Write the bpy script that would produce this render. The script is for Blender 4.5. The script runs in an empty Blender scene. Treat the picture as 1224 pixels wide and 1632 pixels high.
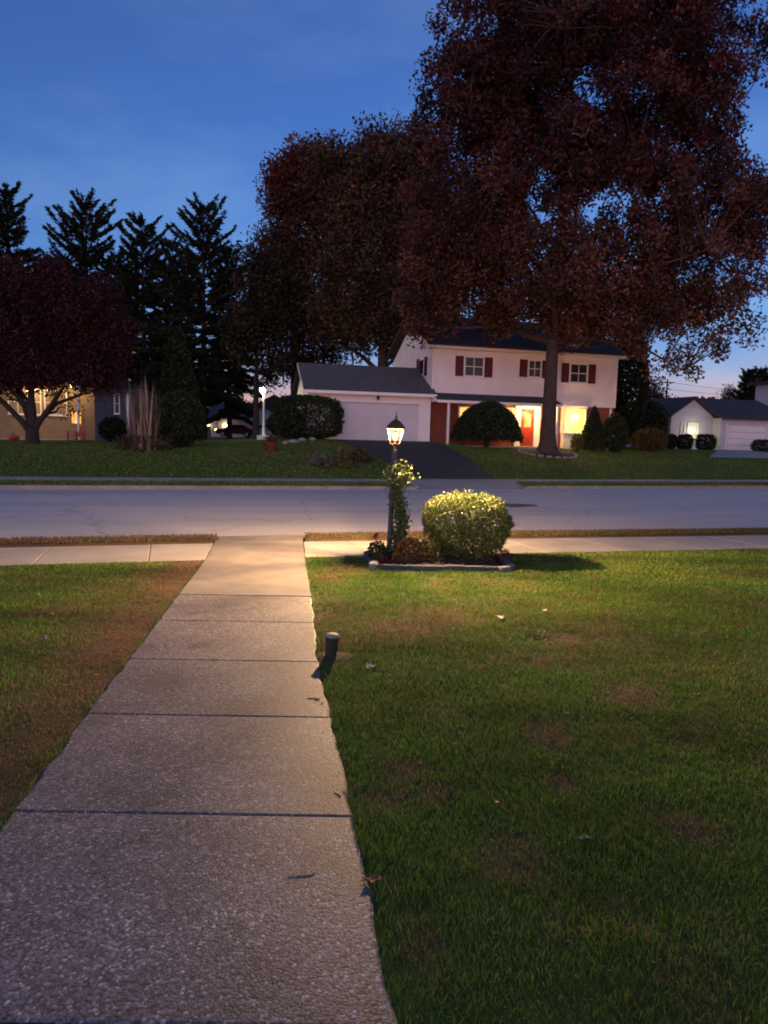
import bpy, bmesh, math, random
import numpy as np
from mathutils import Vector, Matrix
random.seed(7); rng = np.random.default_rng(11)
sc = bpy.context.scene
col = sc.collection
R = math.radians

# ------------------------------------------------------------------ camera
F = 1131.0; CW, CH = 1224.0, 1632.0            # focal length and frame in photograph pixels
PITCH = math.atan(128 / F); ROLL = R(1.5); EYE = 1.6
_cp, _sp, _ca, _sa = math.cos(PITCH), math.sin(PITCH), math.cos(ROLL), math.sin(ROLL)
fwd = Vector((0, _cp, -_sp)); _r0 = Vector((1, 0, 0)); _u0 = Vector((0, _sp, _cp))
rgt = _r0 * _ca + _u0 * _sa; upv = _u0 * _ca - _r0 * _sa
cam = bpy.data.cameras.new('camera'); cam_o = bpy.data.objects.new('camera', cam); col.objects.link(cam_o)
cam.sensor_fit = 'VERTICAL'; cam.sensor_height = 24.0; cam.lens = 24.0 * F / CH
cam.clip_start = 0.05; cam.clip_end = 6000
cam_o.matrix_world = Matrix(((rgt.x, upv.x, -fwd.x, 0), (rgt.y, upv.y, -fwd.y, 0), (rgt.z, upv.z, -fwd.z, EYE), (0, 0, 0, 1)))
sc.camera = cam_o

# ------------------------------------------------------------------ sky, sun, exposure
SUN_EL, SUN_AZ = 4.0, 195.0                      # the sun is going down behind the viewer
SKY_STRENGTH = 0.15
world = bpy.data.worlds.new('World'); sc.world = world; world.use_nodes = True
wn = world.node_tree; wn.nodes.clear()
wo = wn.nodes.new('ShaderNodeOutputWorld'); bg = wn.nodes.new('ShaderNodeBackground')
sky = wn.nodes.new('ShaderNodeTexSky'); sky.sky_type = 'NISHITA'; sky.sun_disc = False
sky.sun_elevation = R(SUN_EL); sky.sun_rotation = R(SUN_AZ); sky.altitude = 100
sky.air_density = 1.0; sky.dust_density = 0.1; sky.ozone_density = 6.0
tc = wn.nodes.new('ShaderNodeTexCoord')
mp = wn.nodes.new('ShaderNodeMapping'); mp.inputs['Scale'].default_value = (1.0, 1.6, 3.2); mp.inputs['Rotation'].default_value = (0.2, 0.5, 0.4)
nz = wn.nodes.new('ShaderNodeTexNoise'); nz.inputs['Scale'].default_value = 2.2; nz.inputs['Detail'].default_value = 6; nz.inputs['Roughness'].default_value = 0.55
rp = wn.nodes.new('ShaderNodeMapRange'); rp.inputs['From Min'].default_value = 0.42; rp.inputs['From Max'].default_value = 0.78; rp.inputs['To Max'].default_value = 0.8
mx = wn.nodes.new('ShaderNodeMixRGB'); mx.inputs[2].default_value = (1, 1, 1, 1)
tint = wn.nodes.new('ShaderNodeMixRGB'); tint.blend_type = 'MULTIPLY'; tint.inputs[0].default_value = 1.0; tint.inputs[2].default_value = (3.7, 1.06, 1.0, 1)
hz = wn.nodes.new('ShaderNodeMixRGB'); hz.blend_type = 'ADD'; hz.inputs[0].default_value = 1.0; hz.inputs[2].default_value = (0, 0, 0, 1)
cl = wn.nodes.new('ShaderNodeMixRGB'); cl.blend_type = 'MULTIPLY'; cl.inputs[0].default_value = 1.0; cl.inputs[2].default_value = (2.6, 1.75, 1.2, 1)
L = wn.links.new
L(tc.outputs['Generated'], mp.inputs['Vector']); L(mp.outputs[0], nz.inputs['Vector']); L(nz.outputs['Fac'], rp.inputs['Value'])
L(sky.outputs[0], tint.inputs[1]); L(tint.outputs[0], cl.inputs[1]); L(tint.outputs[0], mx.inputs[1]); L(cl.outputs[0], mx.inputs[2]); L(rp.outputs[0], mx.inputs[0])
L(mx.outputs[0], bg.inputs['Color']); bg.inputs['Strength'].default_value = SKY_STRENGTH; L(bg.outputs[0], wo.inputs['Surface'])

sun = bpy.data.lights.new('sun', 'SUN'); sun_o = bpy.data.objects.new('sun', sun); col.objects.link(sun_o)
sun.energy = 0.52; sun.angle = R(110); sun.color = (1.0, 0.86, 0.88)     # last glow of the western sky
_el = R(9); _az = R(SUN_AZ)
sun_o.rotation_euler = Vector((math.sin(_az) * math.cos(_el), math.cos(_az) * math.cos(_el), math.sin(_el))).to_track_quat('Z', 'Y').to_euler()
sc.view_settings.view_transform = 'Standard'; sc.view_settings.look = 'None'
sc.view_settings.exposure = 0.8; sc.view_settings.gamma = 1.0; sc.view_settings.use_curve_mapping = False
sc.render.engine = 'CYCLES'
sc.cycles.use_denoising = True; sc.cycles.filter_width = 1.9; sc.cycles.max_bounces = 6; sc.cycles.transparent_max_bounces = 16
sc.cycles.sample_clamp_indirect = 6.0
LAMP_W = 2250.0

# ------------------------------------------------------------------ terrain
TH = R(17); CT, ST = math.cos(TH), math.sin(TH)
def shift(u, v):
    t = min(max((v - 13.7) / 11.8, 0), 1)
    return (1 - t) * 0.04 * min(max(u - 2, 0), 40) - t * 0.05 * min(max(u - 8, 0), 40)
def W(u, vh):
    v = vh
    for _ in range(3): v = vh - shift(u, v)
    return (u * CT - v * ST, u * ST + v * CT)
def uv(X, Y):
    u, v = X * CT + Y * ST, Y * CT - X * ST
    return u, v + shift(u, v)
_zx = [-60, -30, -16, -8, -4.5, 2.5, 5, 16, 26, 60]; _zz = [.25, .35, .55, .85, 1.15, 1.18, 1.0, .9, .85, .7]
def zfar(X): return float(np.interp(X, _zx, _zz))
_pv = [0, 10.8, 12.55, 13.4, 13.6, 13.601, 19.5, 25.5, 25.501, 25.7, 27.2, 28.6]; _pz = [0, -.389, -.42, -.44, -.44, -.57, -.47, -.57, -.44, -.44, -.42, -.39]
_rv = [28.6, 31.5, 34.5, 37.5, 41]; _rz = [0, .42, .72, .9, 1.0]
def zg(X, Y):
    u, v = uv(X, Y)
    if v <= 28.6: return float(np.interp(v, _pv, _pz))
    return -.39 + (zfar(X) + .39) * float(np.interp(v, _rv, _rz))
def ray(x, y): return fwd * F + rgt * (x - 612) - upv * (y - 816)
def P(x, y, d):                                  # the point at depth d seen there
    r = ray(x, y); r *= d / r.y
    return Vector((r.x, r.y, r.z + EYE))
def G(x, y):                                     # where that line of sight meets the ground
    r = ray(x, y); k = 1.0
    while k < 140:
        s = k / r.y; X = r.x * s; Z = EYE + r.z * s
        if Z <= zg(X, k): return Vector((X, k, zg(X, k)))
        k += 0.02
    X = r.x * 140 / r.y
    return Vector((X, 140, zg(X, 140)))
def px2m(px, d): return px * d / F

# ------------------------------------------------------------------ materials
def nodes(name):
    m = bpy.data.materials.new(name); m.use_nodes = True
    nt = m.node_tree; b = nt.nodes['Principled BSDF']
    return m, nt, b
def M(name, c1, c2=None, scale=6.0, rough=0.7, bump=0.0, bscale=None, detail=5, spec=0.3, metal=0.0, stretch=(1, 1, 1), coord='Object'):
    m, nt, b = nodes(name)
    b.inputs['Roughness'].default_value = rough; b.inputs['Metallic'].default_value = metal
    b.inputs['Specular IOR Level'].default_value = spec
    c2 = c2 or tuple(x * 0.75 for x in c1)
    t = nt.nodes.new('ShaderNodeTexCoord'); mpn = nt.nodes.new('ShaderNodeMapping'); mpn.inputs['Scale'].default_value = stretch
    n = nt.nodes.new('ShaderNodeTexNoise'); n.inputs['Scale'].default_value = scale; n.inputs['Detail'].default_value = detail
    r = nt.nodes.new('ShaderNodeValToRGB'); r.color_ramp.elements[0].position = .33; r.color_ramp.elements[1].position = .67
    r.color_ramp.elements[0].color = (*c1, 1); r.color_ramp.elements[1].color = (*c2, 1)
    nt.links.new(t.outputs[coord], mpn.inputs[0]); nt.links.new(mpn.outputs[0], n.inputs['Vector'])
    nt.links.new(n.outputs['Fac'], r.inputs[0]); nt.links.new(r.outputs[0], b.inputs['Base Color'])
    if bump:
        n2 = nt.nodes.new('ShaderNodeTexNoise'); n2.inputs['Scale'].default_value = bscale or scale * 4; n2.inputs['Detail'].default_value = 4
        bp = nt.nodes.new('ShaderNodeBump'); bp.inputs['Strength'].default_value = bump; bp.inputs['Distance'].default_value = .02
        nt.links.new(mpn.outputs[0], n2.inputs['Vector']); nt.links.new(n2.outputs['Fac'], bp.inputs['Height']); nt.links.new(bp.outputs[0], b.inputs['Normal'])
    return m
def leafmat(name, trans=0.25, rough=0.55, spec=0.3):          # colour of each leaf comes with the leaf
    m, nt, b = nodes(name)
    a = nt.nodes.new('ShaderNodeVertexColor'); a.layer_name = 'Col'
    nt.links.new(a.outputs['Color'], b.inputs['Base Color']); b.inputs['Roughness'].default_value = rough; b.inputs['Specular IOR Level'].default_value = spec
    tr = nt.nodes.new('ShaderNodeBsdfTranslucent'); ms = nt.nodes.new('ShaderNodeMixShader'); ms.inputs[0].default_value = trans
    nt.links.new(a.outputs['Color'], tr.inputs['Color']); nt.links.new(b.outputs[0], ms.inputs[1]); nt.links.new(tr.outputs[0], ms.inputs[2])
    nt.links.new(ms.outputs[0], nt.nodes['Material Output'].inputs['Surface'])
    return m
def glow(name, c, strength, c2=None, scale=3.0, stretch=(1, 1, 1)):
    m, nt, b = nodes(name)
    b.inputs['Base Color'].default_value = (.02, .02, .02, 1)
    t = nt.nodes.new('ShaderNodeTexCoord'); mpn = nt.nodes.new('ShaderNodeMapping'); mpn.inputs['Scale'].default_value = stretch
    n = nt.nodes.new('ShaderNodeTexNoise'); n.inputs['Scale'].default_value = scale; n.inputs['Detail'].default_value = 3
    r = nt.nodes.new('ShaderNodeValToRGB'); r.color_ramp.elements[0].position = .35; r.color_ramp.elements[1].position = .65
    r.color_ramp.elements[0].color = (*c, 1); r.color_ramp.elements[1].color = (*(c2 or c), 1)
    nt.links.new(t.outputs['Object'], mpn.inputs[0]); nt.links.new(mpn.outputs[0], n.inputs['Vector']); nt.links.new(n.outputs['Fac'], r.inputs[0])
    nt.links.new(r.outputs[0], b.inputs['Emission Color']); b.inputs['Emission Strength'].default_value = strength
    return m
def aggregate():
    m, nt, b = nodes('exposed_aggregate')
    t = nt.nodes.new('ShaderNodeTexCoord')
    v = nt.nodes.new('ShaderNodeTexVoronoi'); v.inputs['Scale'].default_value = 92; v.inputs['Randomness'].default_value = 1
    v2 = nt.nodes.new('ShaderNodeTexVoronoi'); v2.inputs['Scale'].default_value = 230
    nb = nt.nodes.new('ShaderNodeTexNoise'); nb.inputs['Scale'].default_value = 1.7; nb.inputs['Detail'].default_value = 6
    r = nt.nodes.new('ShaderNodeValToRGB'); cr = r.color_ramp; cr.elements[0].position = 0; cr.elements[0].color = (.12, .11, .118, 1); cr.elements[1].position = 1; cr.elements[1].color = (.62, .59, .61, 1)
    for p_, c_ in ((.35, (.19, .162, .166)), (.6, (.265, .236, .25)), (.78, (.22, .217, .25)), (.9, (.38, .35, .365))):
        e = cr.elements.new(p_); e.color = (*c_, 1)
    sep = nt.nodes.new('ShaderNodeSeparateColor'); nt.links.new(v.outputs['Color'], sep.inputs[0])
    nt.links.new(sep.outputs[0], r.inputs[0])
    rr = nt.nodes.new('ShaderNodeValToRGB'); rr.color_ramp.elements[0].position = .42; rr.color_ramp.elements[0].color = (1, 1, 1, 1); rr.color_ramp.elements[1].position = .8; rr.color_ramp.elements[1].color = (.42, .40, .42, 1)
    nt.links.new(v.outputs['Distance'], rr.inputs[0])
    mu = nt.nodes.new('ShaderNodeMixRGB'); mu.blend_type = 'MULTIPLY'; mu.inputs[0].default_value = 1
    nt.links.new(r.outputs[0], mu.inputs[1]); nt.links.new(rr.outputs[0], mu.inputs[2])
    br = nt.nodes.new('ShaderNodeValToRGB'); br.color_ramp.elements[0].position = .3; br.color_ramp.elements[0].color = (.55, .53, .53, 1); br.color_ramp.elements[1].position = .7; br.color_ramp.elements[1].color = (1.12, 1.08, 1.05, 1)
    nt.links.new(nb.outputs['Fac'], br.inputs[0])
    mu2 = nt.nodes.new('ShaderNodeMixRGB'); mu2.blend_type = 'MULTIPLY'; mu2.inputs[0].default_value = 1
    nt.links.new(mu.outputs[0], mu2.inputs[1]); nt.links.new(br.outputs[0], mu2.inputs[2])
    oi = nt.nodes.new('ShaderNodeObjectInfo'); mr_ = nt.nodes.new('ShaderNodeMapRange'); mr_.inputs['To Min'].default_value = .72; mr_.inputs['To Max'].default_value = 1.0; nt.links.new(oi.outputs['Random'], mr_.inputs['Value'])
    n3 = nt.nodes.new('ShaderNodeTexNoise'); n3.inputs['Scale'].default_value = 5; n3.inputs['Detail'].default_value = 5; nt.links.new(t.outputs['Object'], n3.inputs['Vector'])
    st = nt.nodes.new('ShaderNodeMapRange'); st.inputs['From Min'].default_value = .58; st.inputs['From Max'].default_value = .72; st.inputs['To Min'].default_value = 1; st.inputs['To Max'].default_value = .66; nt.links.new(n3.outputs['Fac'], st.inputs['Value'])
    m5 = nt.nodes.new('ShaderNodeMath'); m5.operation = 'MULTIPLY'; nt.links.new(mr_.outputs[0], m5.inputs[0]); nt.links.new(st.outputs[0], m5.inputs[1])
    mu3 = nt.nodes.new('ShaderNodeVectorMath'); mu3.operation = 'SCALE'; nt.links.new(mu2.outputs[0], mu3.inputs[0]); nt.links.new(m5.outputs[0], mu3.inputs['Scale']); nt.links.new(mu3.outputs[0], b.inputs['Base Color'])
    dn = nt.nodes.new('ShaderNodeTexNoise'); dn.inputs['Scale'].default_value = 60; dn.inputs['Detail'].default_value = 2; nt.links.new(t.outputs['Object'], dn.inputs['Vector'])
    dm = nt.nodes.new('ShaderNodeMixRGB'); dm.blend_type = 'ADD'; dm.inputs[0].default_value = .007; nt.links.new(t.outputs['Object'], dm.inputs[1]); nt.links.new(dn.outputs['Color'], dm.inputs[2])
    nt.links.new(dm.outputs[0], v.inputs['Vector']); nt.links.new(dm.outputs[0], v2.inputs['Vector']); nt.links.new(t.outputs['Object'], nb.inputs['Vector'])
    ad = nt.nodes.new('ShaderNodeMath'); ad.operation = 'ADD'; nt.links.new(v.outputs['Distance'], ad.inputs[0])
    m2 = nt.nodes.new('ShaderNodeMath'); m2.operation = 'MULTIPLY'; m2.inputs[1].default_value = .35; nt.links.new(v2.outputs['Distance'], m2.inputs[0]); nt.links.new(m2.outputs[0], ad.inputs[1])
    bp = nt.nodes.new('ShaderNodeBump'); bp.invert = True; bp.inputs['Strength'].default_value = .38; bp.inputs['Distance'].default_value = .004
    nt.links.new(ad.outputs[0], bp.inputs['Height']); nt.links.new(bp.outputs[0], b.inputs['Normal'])
    b.inputs['Roughness'].default_value = .62; b.inputs['Specular IOR Level'].default_value = .35
    return m

def road_mat():
    m, nt, b = nodes('worn_asphalt'); t = nt.nodes.new('ShaderNodeTexCoord'); N = nt.nodes.new; K = nt.links.new
    mpn = N('ShaderNodeMapping'); mpn.inputs['Rotation'].default_value = (0, 0, -R(17)); K(t.outputs['Object'], mpn.inputs[0])
    m2 = N('ShaderNodeMapping'); m2.inputs['Scale'].default_value = (.12, 1.1, 1); K(mpn.outputs[0], m2.inputs[0])
    n1 = N('ShaderNodeTexNoise'); n1.inputs['Scale'].default_value = .9; n1.inputs['Detail'].default_value = 6; K(m2.outputs[0], n1.inputs['Vector'])
    r = N('ShaderNodeValToRGB'); r.color_ramp.elements[0].position = .3; r.color_ramp.elements[1].position = .7; r.color_ramp.elements[0].color = (.40, .375, .37, 1); r.color_ramp.elements[1].color = (.52, .49, .48, 1); K(n1.outputs['Fac'], r.inputs[0])
    nd = N('ShaderNodeTexNoise'); nd.inputs['Scale'].default_value = 1.3; nd.inputs['Detail'].default_value = 4; K(mpn.outputs[0], nd.inputs['Vector'])
    ad = N('ShaderNodeMixRGB'); ad.blend_type = 'ADD'; ad.inputs[0].default_value = .9; K(mpn.outputs[0], ad.inputs[1]); K(nd.outputs['Color'], ad.inputs[2])
    v = N('ShaderNodeTexVoronoi'); v.feature = 'DISTANCE_TO_EDGE'; v.inputs['Scale'].default_value = .22; K(ad.outputs[0], v.inputs['Vector'])
    cr = N('ShaderNodeMapRange'); cr.inputs['From Min'].default_value = .003; cr.inputs['From Max'].default_value = .010; cr.inputs['To Min'].default_value = .78; cr.inputs['To Max'].default_value = 1; K(v.outputs['Distance'], cr.inputs['Value'])
    g = N('ShaderNodeTexNoise'); g.inputs['Scale'].default_value = 70; K(t.outputs['Object'], g.inputs['Vector']); gr = N('ShaderNodeMapRange'); gr.inputs['To Min'].default_value = .8; gr.inputs['To Max'].default_value = 1.2; K(g.outputs['Fac'], gr.inputs['Value'])
    mm = N('ShaderNodeMath'); mm.operation = 'MULTIPLY'; K(cr.outputs[0], mm.inputs[0]); K(gr.outputs[0], mm.inputs[1])
    sc_ = N('ShaderNodeVectorMath'); sc_.operation = 'SCALE'; K(r.outputs[0], sc_.inputs[0]); K(mm.outputs[0], sc_.inputs['Scale']); K(sc_.outputs[0], b.inputs['Base Color'])
    bp = N('ShaderNodeBump'); bp.inputs['Strength'].default_value = .3; bp.inputs['Distance'].default_value = .01; K(g.outputs['Fac'], bp.inputs['Height']); K(bp.outputs[0], b.inputs['Normal'])
    b.inputs['Roughness'].default_value = .8; b.inputs['Specular IOR Level'].default_value = .3
    return m
MAT = {
 'road': road_mat(),
 'soil': M('soil', (.055, .04, .028), (.035, .026, .02), 9, .95, .5),
 'agg': aggregate(),
 'conc': M('concrete', (.225, .20, .185), (.155, .14, .135), 2.6, .8, .25, 60),
 'conc2': M('old_concrete', (.36, .33, .30), (.27, .25, .235), 1.3, .85, .2, 40),
 'kerb': M('kerb_concrete', (.30, .27, .25), (.2, .18, .17), 2.2, .85, .2, 30),
 'tar': M('dark_tar', (.06, .06, .06), (.09, .088, .085), 5, .7, .2, 60),
 'drive': M('blacktop', (.035, .034, .036), (.05, .048, .048), 2, .8, .3, 60),
 'mulch': M('mulch', (.07, .035, .025), (.035, .02, .015), 14, .95, .8, 50),
 'black': M('black_metal', (.02, .02, .022), (.03, .03, .032), 12, .45, .1, 60, spec=.4),
 'post': M('grey_painted_post', (.07, .075, .085), (.05, .052, .06), 12, .5, .1, 60),
 'brass': M('weathered_brass', (.16, .10, .05), (.10, .07, .04), 20, .4, .1, 50, metal=.7),
 'brick': M('red_brick', (.26, .075, .045), (.17, .05, .035), 9, .85, .3, 40),
 'siding': M('white_siding', (.80, .78, .75), (.72, .70, .68), 1.2, .6),
 'gdoor': M('garage_door_paint', (.60, .58, .61), (.54, .525, .55), 1.0, .5),
 'trim': M('white_trim', (.80, .78, .75), (.74, .73, .70), 2, .5),
 'roof': M('dark_shingle', (.055, .06, .072), (.038, .042, .052), 3, .9, .5, 30),
 'shutter': M('maroon_shutter', (.10, .015, .016), (.075, .012, .013), 5, .5),
 'reddoor': M('red_door', (.32, .035, .02), (.26, .03, .018), 3, .45),
 'glass': M('dark_window_glass', (.012, .016, .02), (.02, .025, .03), 2, .22, spec=.4),
 'bark': M('bark', (.085, .062, .048), (.045, .034, .028), 5, .95, .9, 18, stretch=(3, 3, .6)),
 'bark2': M('dark_bark', (.045, .035, .03), (.028, .022, .02), 6, .95, .8, 20, stretch=(3, 3, .6)),
 'leaf': leafmat('leaf'), 'waxy': leafmat('waxy_leaf', .15, .38, .45), 'needle': leafmat('needle', .1, .7, .2), 'blade': leafmat('grass_blade', .3, .6, .2),
 'lawn': leafmat('turf', .0, .95, .1),
 'blue': M('blue_siding', (.06, .075, .11), (.05, .06, .09), 2, .7),
 'tan': M('tan_siding', (.24, .18, .11), (.19, .14, .09), 2, .7),
 'pale': M('pale_siding', (.52, .55, .62), (.45, .48, .55), 1.5, .65),
 'orange': M('orange_paint', (.50, .10, .05), (.42, .08, .04), 4, .5),
 'terra': M('terracotta', (.15, .045, .03), (.11, .035, .025), 8, .8),
 'edging': M('edging_stone', (.07, .08, .105), (.045, .052, .07), 8, .75, .4, 40),
 'edging_pale': M('edging_stone_pale', (.2, .2, .22), (.14, .14, .16), 8, .75, .4, 40),
 'stone': M('grey_stone', (.3, .29, .29), (.2, .195, .2), 7, .85, .5, 25),
 'straw': M('dry_straw', (.34, .24, .14), (.25, .17, .10), 9, .85),
 'carpaint': M('dark_red_car_paint', (.10, .012, .012), (.08, .01, .01), 2, .3, spec=.5),
 'rubber': M('tyre_rubber', (.015, .015, .015), (.02, .02, .02), 8, .85),
 'pot': M('greenish_black_plastic', (.025, .032, .026), (.04, .045, .035), 16, .55, .15, 50),
 'cap': M('weathered_cap', (.34, .29, .24), (.2, .17, .15), 22, .7, .2, 50),
}
def pane_mat():
    m, nt, b = nodes('lantern_glass')
    tr = nt.nodes.new('ShaderNodeBsdfTransparent'); tl = nt.nodes.new('ShaderNodeBsdfTranslucent'); tl.inputs['Color'].default_value = (.9, .36, .07, 1)
    ms = nt.nodes.new('ShaderNodeMixShader'); ms.inputs[0].default_value = .0005
    nt.links.new(tr.outputs[0], ms.inputs[1]); nt.links.new(tl.outputs[0], ms.inputs[2]); nt.links.new(ms.outputs[0], nt.nodes['Material Output'].inputs['Surface'])
    return m
MAT['pane'] = pane_mat()
MAT['bulb'] = glow('lit_bulb', (1, .62, .22), 14)
MAT['win_warm'] = glow('lit_window_warm', (1.0, .66, .16), 1.7, (.7, .34, .05), 2.2, (1, 1, .6))
MAT['win_orange'] = glow('lit_window_orange', (1.0, .50, .12), 1.2, (.5, .15, .03), 3.0, (1.5, 1, .5))
MAT['win_cream'] = glow('lit_window_cream', (1.0, .74, .38), 4.0, (.8, .5, .2), 2.0)
MAT['win_green'] = glow('lit_window_greenish', (1.0, .90, .42), 2.4, (.85, .8, .4), 2.0)
MAT['fix'] = glow('lit_fixture', (1, .66, .28), 9)
MAT['fixw'] = glow('lit_white_globe', (1, .93, .62), 9)
MAT['tail'] = glow('lit_tail_lamp', (1, .06, .02), 1.2)

# ------------------------------------------------------------------ mesh helpers
def tag(o, label=None, cat=None, group=None, kind=None):
    if label: o['label'] = label
    if cat: o['category'] = cat
    if group: o['group'] = group
    if kind: o['kind'] = kind
    return o
def empty(name, loc, rz=0, label=None, cat=None, group=None):
    o = bpy.data.objects.new(name, None); col.objects.link(o); o.empty_display_size = .2
    o.location = loc; o.rotation_euler = (0, 0, rz)
    return tag(o, label, cat, group)
class MB:
    def __init__(s): s.v = []; s.f = []; s.c = None
    def add(s, vs, fs):
        k = len(s.v); s.v += [tuple(q) for q in vs]; s.f += [tuple(i + k for i in f) for f in fs]; return s
    def box(s, x0, x1, y0, y1, z0, z1):
        return s.add([(x0, y0, z0), (x1, y0, z0), (x1, y1, z0), (x0, y1, z0), (x0, y0, z1), (x1, y0, z1), (x1, y1, z1), (x0, y1, z1)],
                     [(0, 3, 2, 1), (4, 5, 6, 7), (0, 1, 5, 4), (1, 2, 6, 5), (2, 3, 7, 6), (3, 0, 4, 7)])
    def prism(s, prof, a0, a1, axis='x'):       # profile extruded along one axis
        n = len(prof)
        def pt(p, a): return (a, p[0], p[1]) if axis == 'x' else ((p[0], a, p[1]) if axis == 'y' else (p[0], p[1], a))
        s.add([pt(p, a0) for p in prof] + [pt(p, a1) for p in prof],
              [tuple(range(n))[::-1], tuple(range(n, 2 * n))] + [(i, (i + 1) % n, n + (i + 1) % n, n + i) for i in range(n)])
        return s
    def tube(s, pts, rad, n=8, cap=True):
        pts = [Vector(p) for p in pts]; k0 = len(s.v); m = len(pts)
        if not hasattr(rad, '__len__'): rad = [rad] * m
        for i, p in enumerate(pts):
            t = (pts[min(i + 1, m - 1)] - pts[max(i - 1, 0)]); t = t.normalized() if t.length > 1e-9 else Vector((0, 0, 1))
            a = t.cross(Vector((0.31, 0.95, 0.05))); a = a.normalized() if a.length > 1e-4 else Vector((1, 0, 0)); b = t.cross(a)
            for j in range(n):
                w = 2 * math.pi * j / n; s.v.append(tuple(p + (a * math.cos(w) + b * math.sin(w)) * rad[i]))
        for i in range(m - 1):
            for j in range(n): s.f.append((k0 + i * n + j, k0 + i * n + (j + 1) % n, k0 + (i + 1) * n + (j + 1) % n, k0 + (i + 1) * n + j))
        if cap:
            s.f.append(tuple(k0 + j for j in range(n))[::-1]); s.f.append(tuple(k0 + (m - 1) * n + j for j in range(n)))
        return s
    def lathe(s, prof, n=16, c=(0, 0, 0), wob=0.0):
        k0 = len(s.v); m = len(prof)
        for i, (r, z) in enumerate(prof):
            for j in range(n):
                w = 2 * math.pi * j / n; q = 1 + wob * math.sin(3 * w + i) if wob else 1
                s.v.append((c[0] + r * q * math.cos(w), c[1] + r * q * math.sin(w), c[2] + z))
        for i in range(m - 1):
            for j in range(n): s.f.append((k0 + i * n + j, k0 + i * n + (j + 1) % n, k0 + (i + 1) * n + (j + 1) % n, k0 + (i + 1) * n + j))
        s.f.append(tuple(k0 + j for j in range(n))[::-1]); s.f.append(tuple(k0 + (m - 1) * n + j for j in range(n)))
        return s
    def build(s, name, mat, parent=None, smooth=False, bevel=0.0):
        me = bpy.data.meshes.new(name); me.from_pydata(s.v, [], s.f); me.update()
        o = bpy.data.objects.new(name, me); col.objects.link(o)
        me.materials.append(MAT[mat] if isinstance(mat, str) else mat)
        if parent is not None: o.parent = parent
        if smooth: me.polygons.foreach_set('use_smooth', [True] * len(me.polygons))
        if bevel:
            bm = bmesh.new(); bm.from_mesh(me)
            bmesh.ops.bevel(bm, geom=bm.edges[:], offset=bevel, segments=2, affect='EDGES', clamp_overlap=True); bm.to_mesh(me); bm.free()
        return o
def npmesh(name, V, faces, mat, parent=None, C=None, smooth=False):     # V (n,3); faces (m,k) with one k
    me = bpy.data.meshes.new(name); V = np.asarray(V, np.float32); faces = np.asarray(faces, np.int32)
    me.vertices.add(len(V)); me.vertices.foreach_set('co', V.ravel())
    m, k = faces.shape
    me.loops.add(m * k); me.loops.foreach_set('vertex_index', faces.ravel())
    me.polygons.add(m); me.polygons.foreach_set('loop_start', np.arange(0, m * k, k, dtype=np.int32))
    if smooth: me.polygons.foreach_set('use_smooth', np.ones(m, bool))
    me.update(calc_edges=True)
    if C is not None:
        at = me.color_attributes.new('Col', 'FLOAT_COLOR', 'POINT')
        cc = np.ones((len(V), 4), np.float32); cc[:, :3] = C; at.data.foreach_set('color', cc.ravel())
    o = bpy.data.objects.new(name, me); col.objects.link(o)
    me.materials.append(MAT[mat] if isinstance(mat, str) else mat)
    if parent is not None: o.parent = parent
    return o
def unit(n):
    a = rng.normal(size=(n, 3)); return a / np.linalg.norm(a, axis=1, keepdims=True)
def leaves(name, C0, size, colr, mat='leaf', parent=None, up=0.0, droop=0.0, aspect=.55, fold=.18, dirs=None):
    """every leaf a folded diamond of two faces at C0, with its own direction and colour"""
    n = len(C0); d = unit(n); d[:, 2] = d[:, 2] * (1 - .5 * abs(droop)) - droop; d = d if dirs is None else d * .38 + dirs; d /= np.linalg.norm(d, axis=1, keepdims=True)
    q = unit(n); q[:, 2] += up; s = np.cross(d, q); s /= np.linalg.norm(s, axis=1, keepdims=True) + 1e-9
    nn = np.cross(s, d); size = np.broadcast_to(np.asarray(size, float), (n,))[:, None]
    A = C0 - d * size * .5; B = C0 + d * size * .5; mid = C0 - d * size * .05
    S1 = mid + s * size * aspect * .5 + nn * size * fold; S2 = mid - s * size * aspect * .5 + nn * size * fold
    V = np.stack([A, S1, B, S2], 1).reshape(-1, 3); i = np.arange(n)[:, None] * 4
    Fc = np.concatenate([np.concatenate([i, i + 1, i + 2], 1), np.concatenate([i, i + 2, i + 3], 1)])
    return npmesh(name, V, Fc, mat, parent, np.repeat(colr, 4, 0))
def colours(n, pal, w=None, jit=.25):
    pal = np.array(pal, float); k = rng.choice(len(pal), n, p=w)
    return pal[k] * (1 + jit * rng.uniform(-1, 1, (n, 1))) * (1 + .08 * rng.uniform(-1, 1, (n, 3)))
_lat = rng.random((64, 64, 64))
def vnoise(p, s):                                  # smooth value noise, p (n,3)
    q = np.asarray(p) * s; i = np.floor(q).astype(int); f = q - i; f = f * f * (3 - 2 * f); out = 0
    for a in (0, 1):
        for b in (0, 1):
            for c in (0, 1):
                w = (f[:, 0] if a else 1 - f[:, 0]) * (f[:, 1] if b else 1 - f[:, 1]) * (f[:, 2] if c else 1 - f[:, 2])
                out = out + w * _lat[(i[:, 0] + a) % 64, (i[:, 1] + b) % 64, (i[:, 2] + c) % 64]
    return out
def fbm(p, s): return .55 * vnoise(p, s) + .28 * vnoise(np.asarray(p) + 7.3, s * 2.1) + .17 * vnoise(np.asarray(p) + 3.1, s * 4.3)

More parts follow.
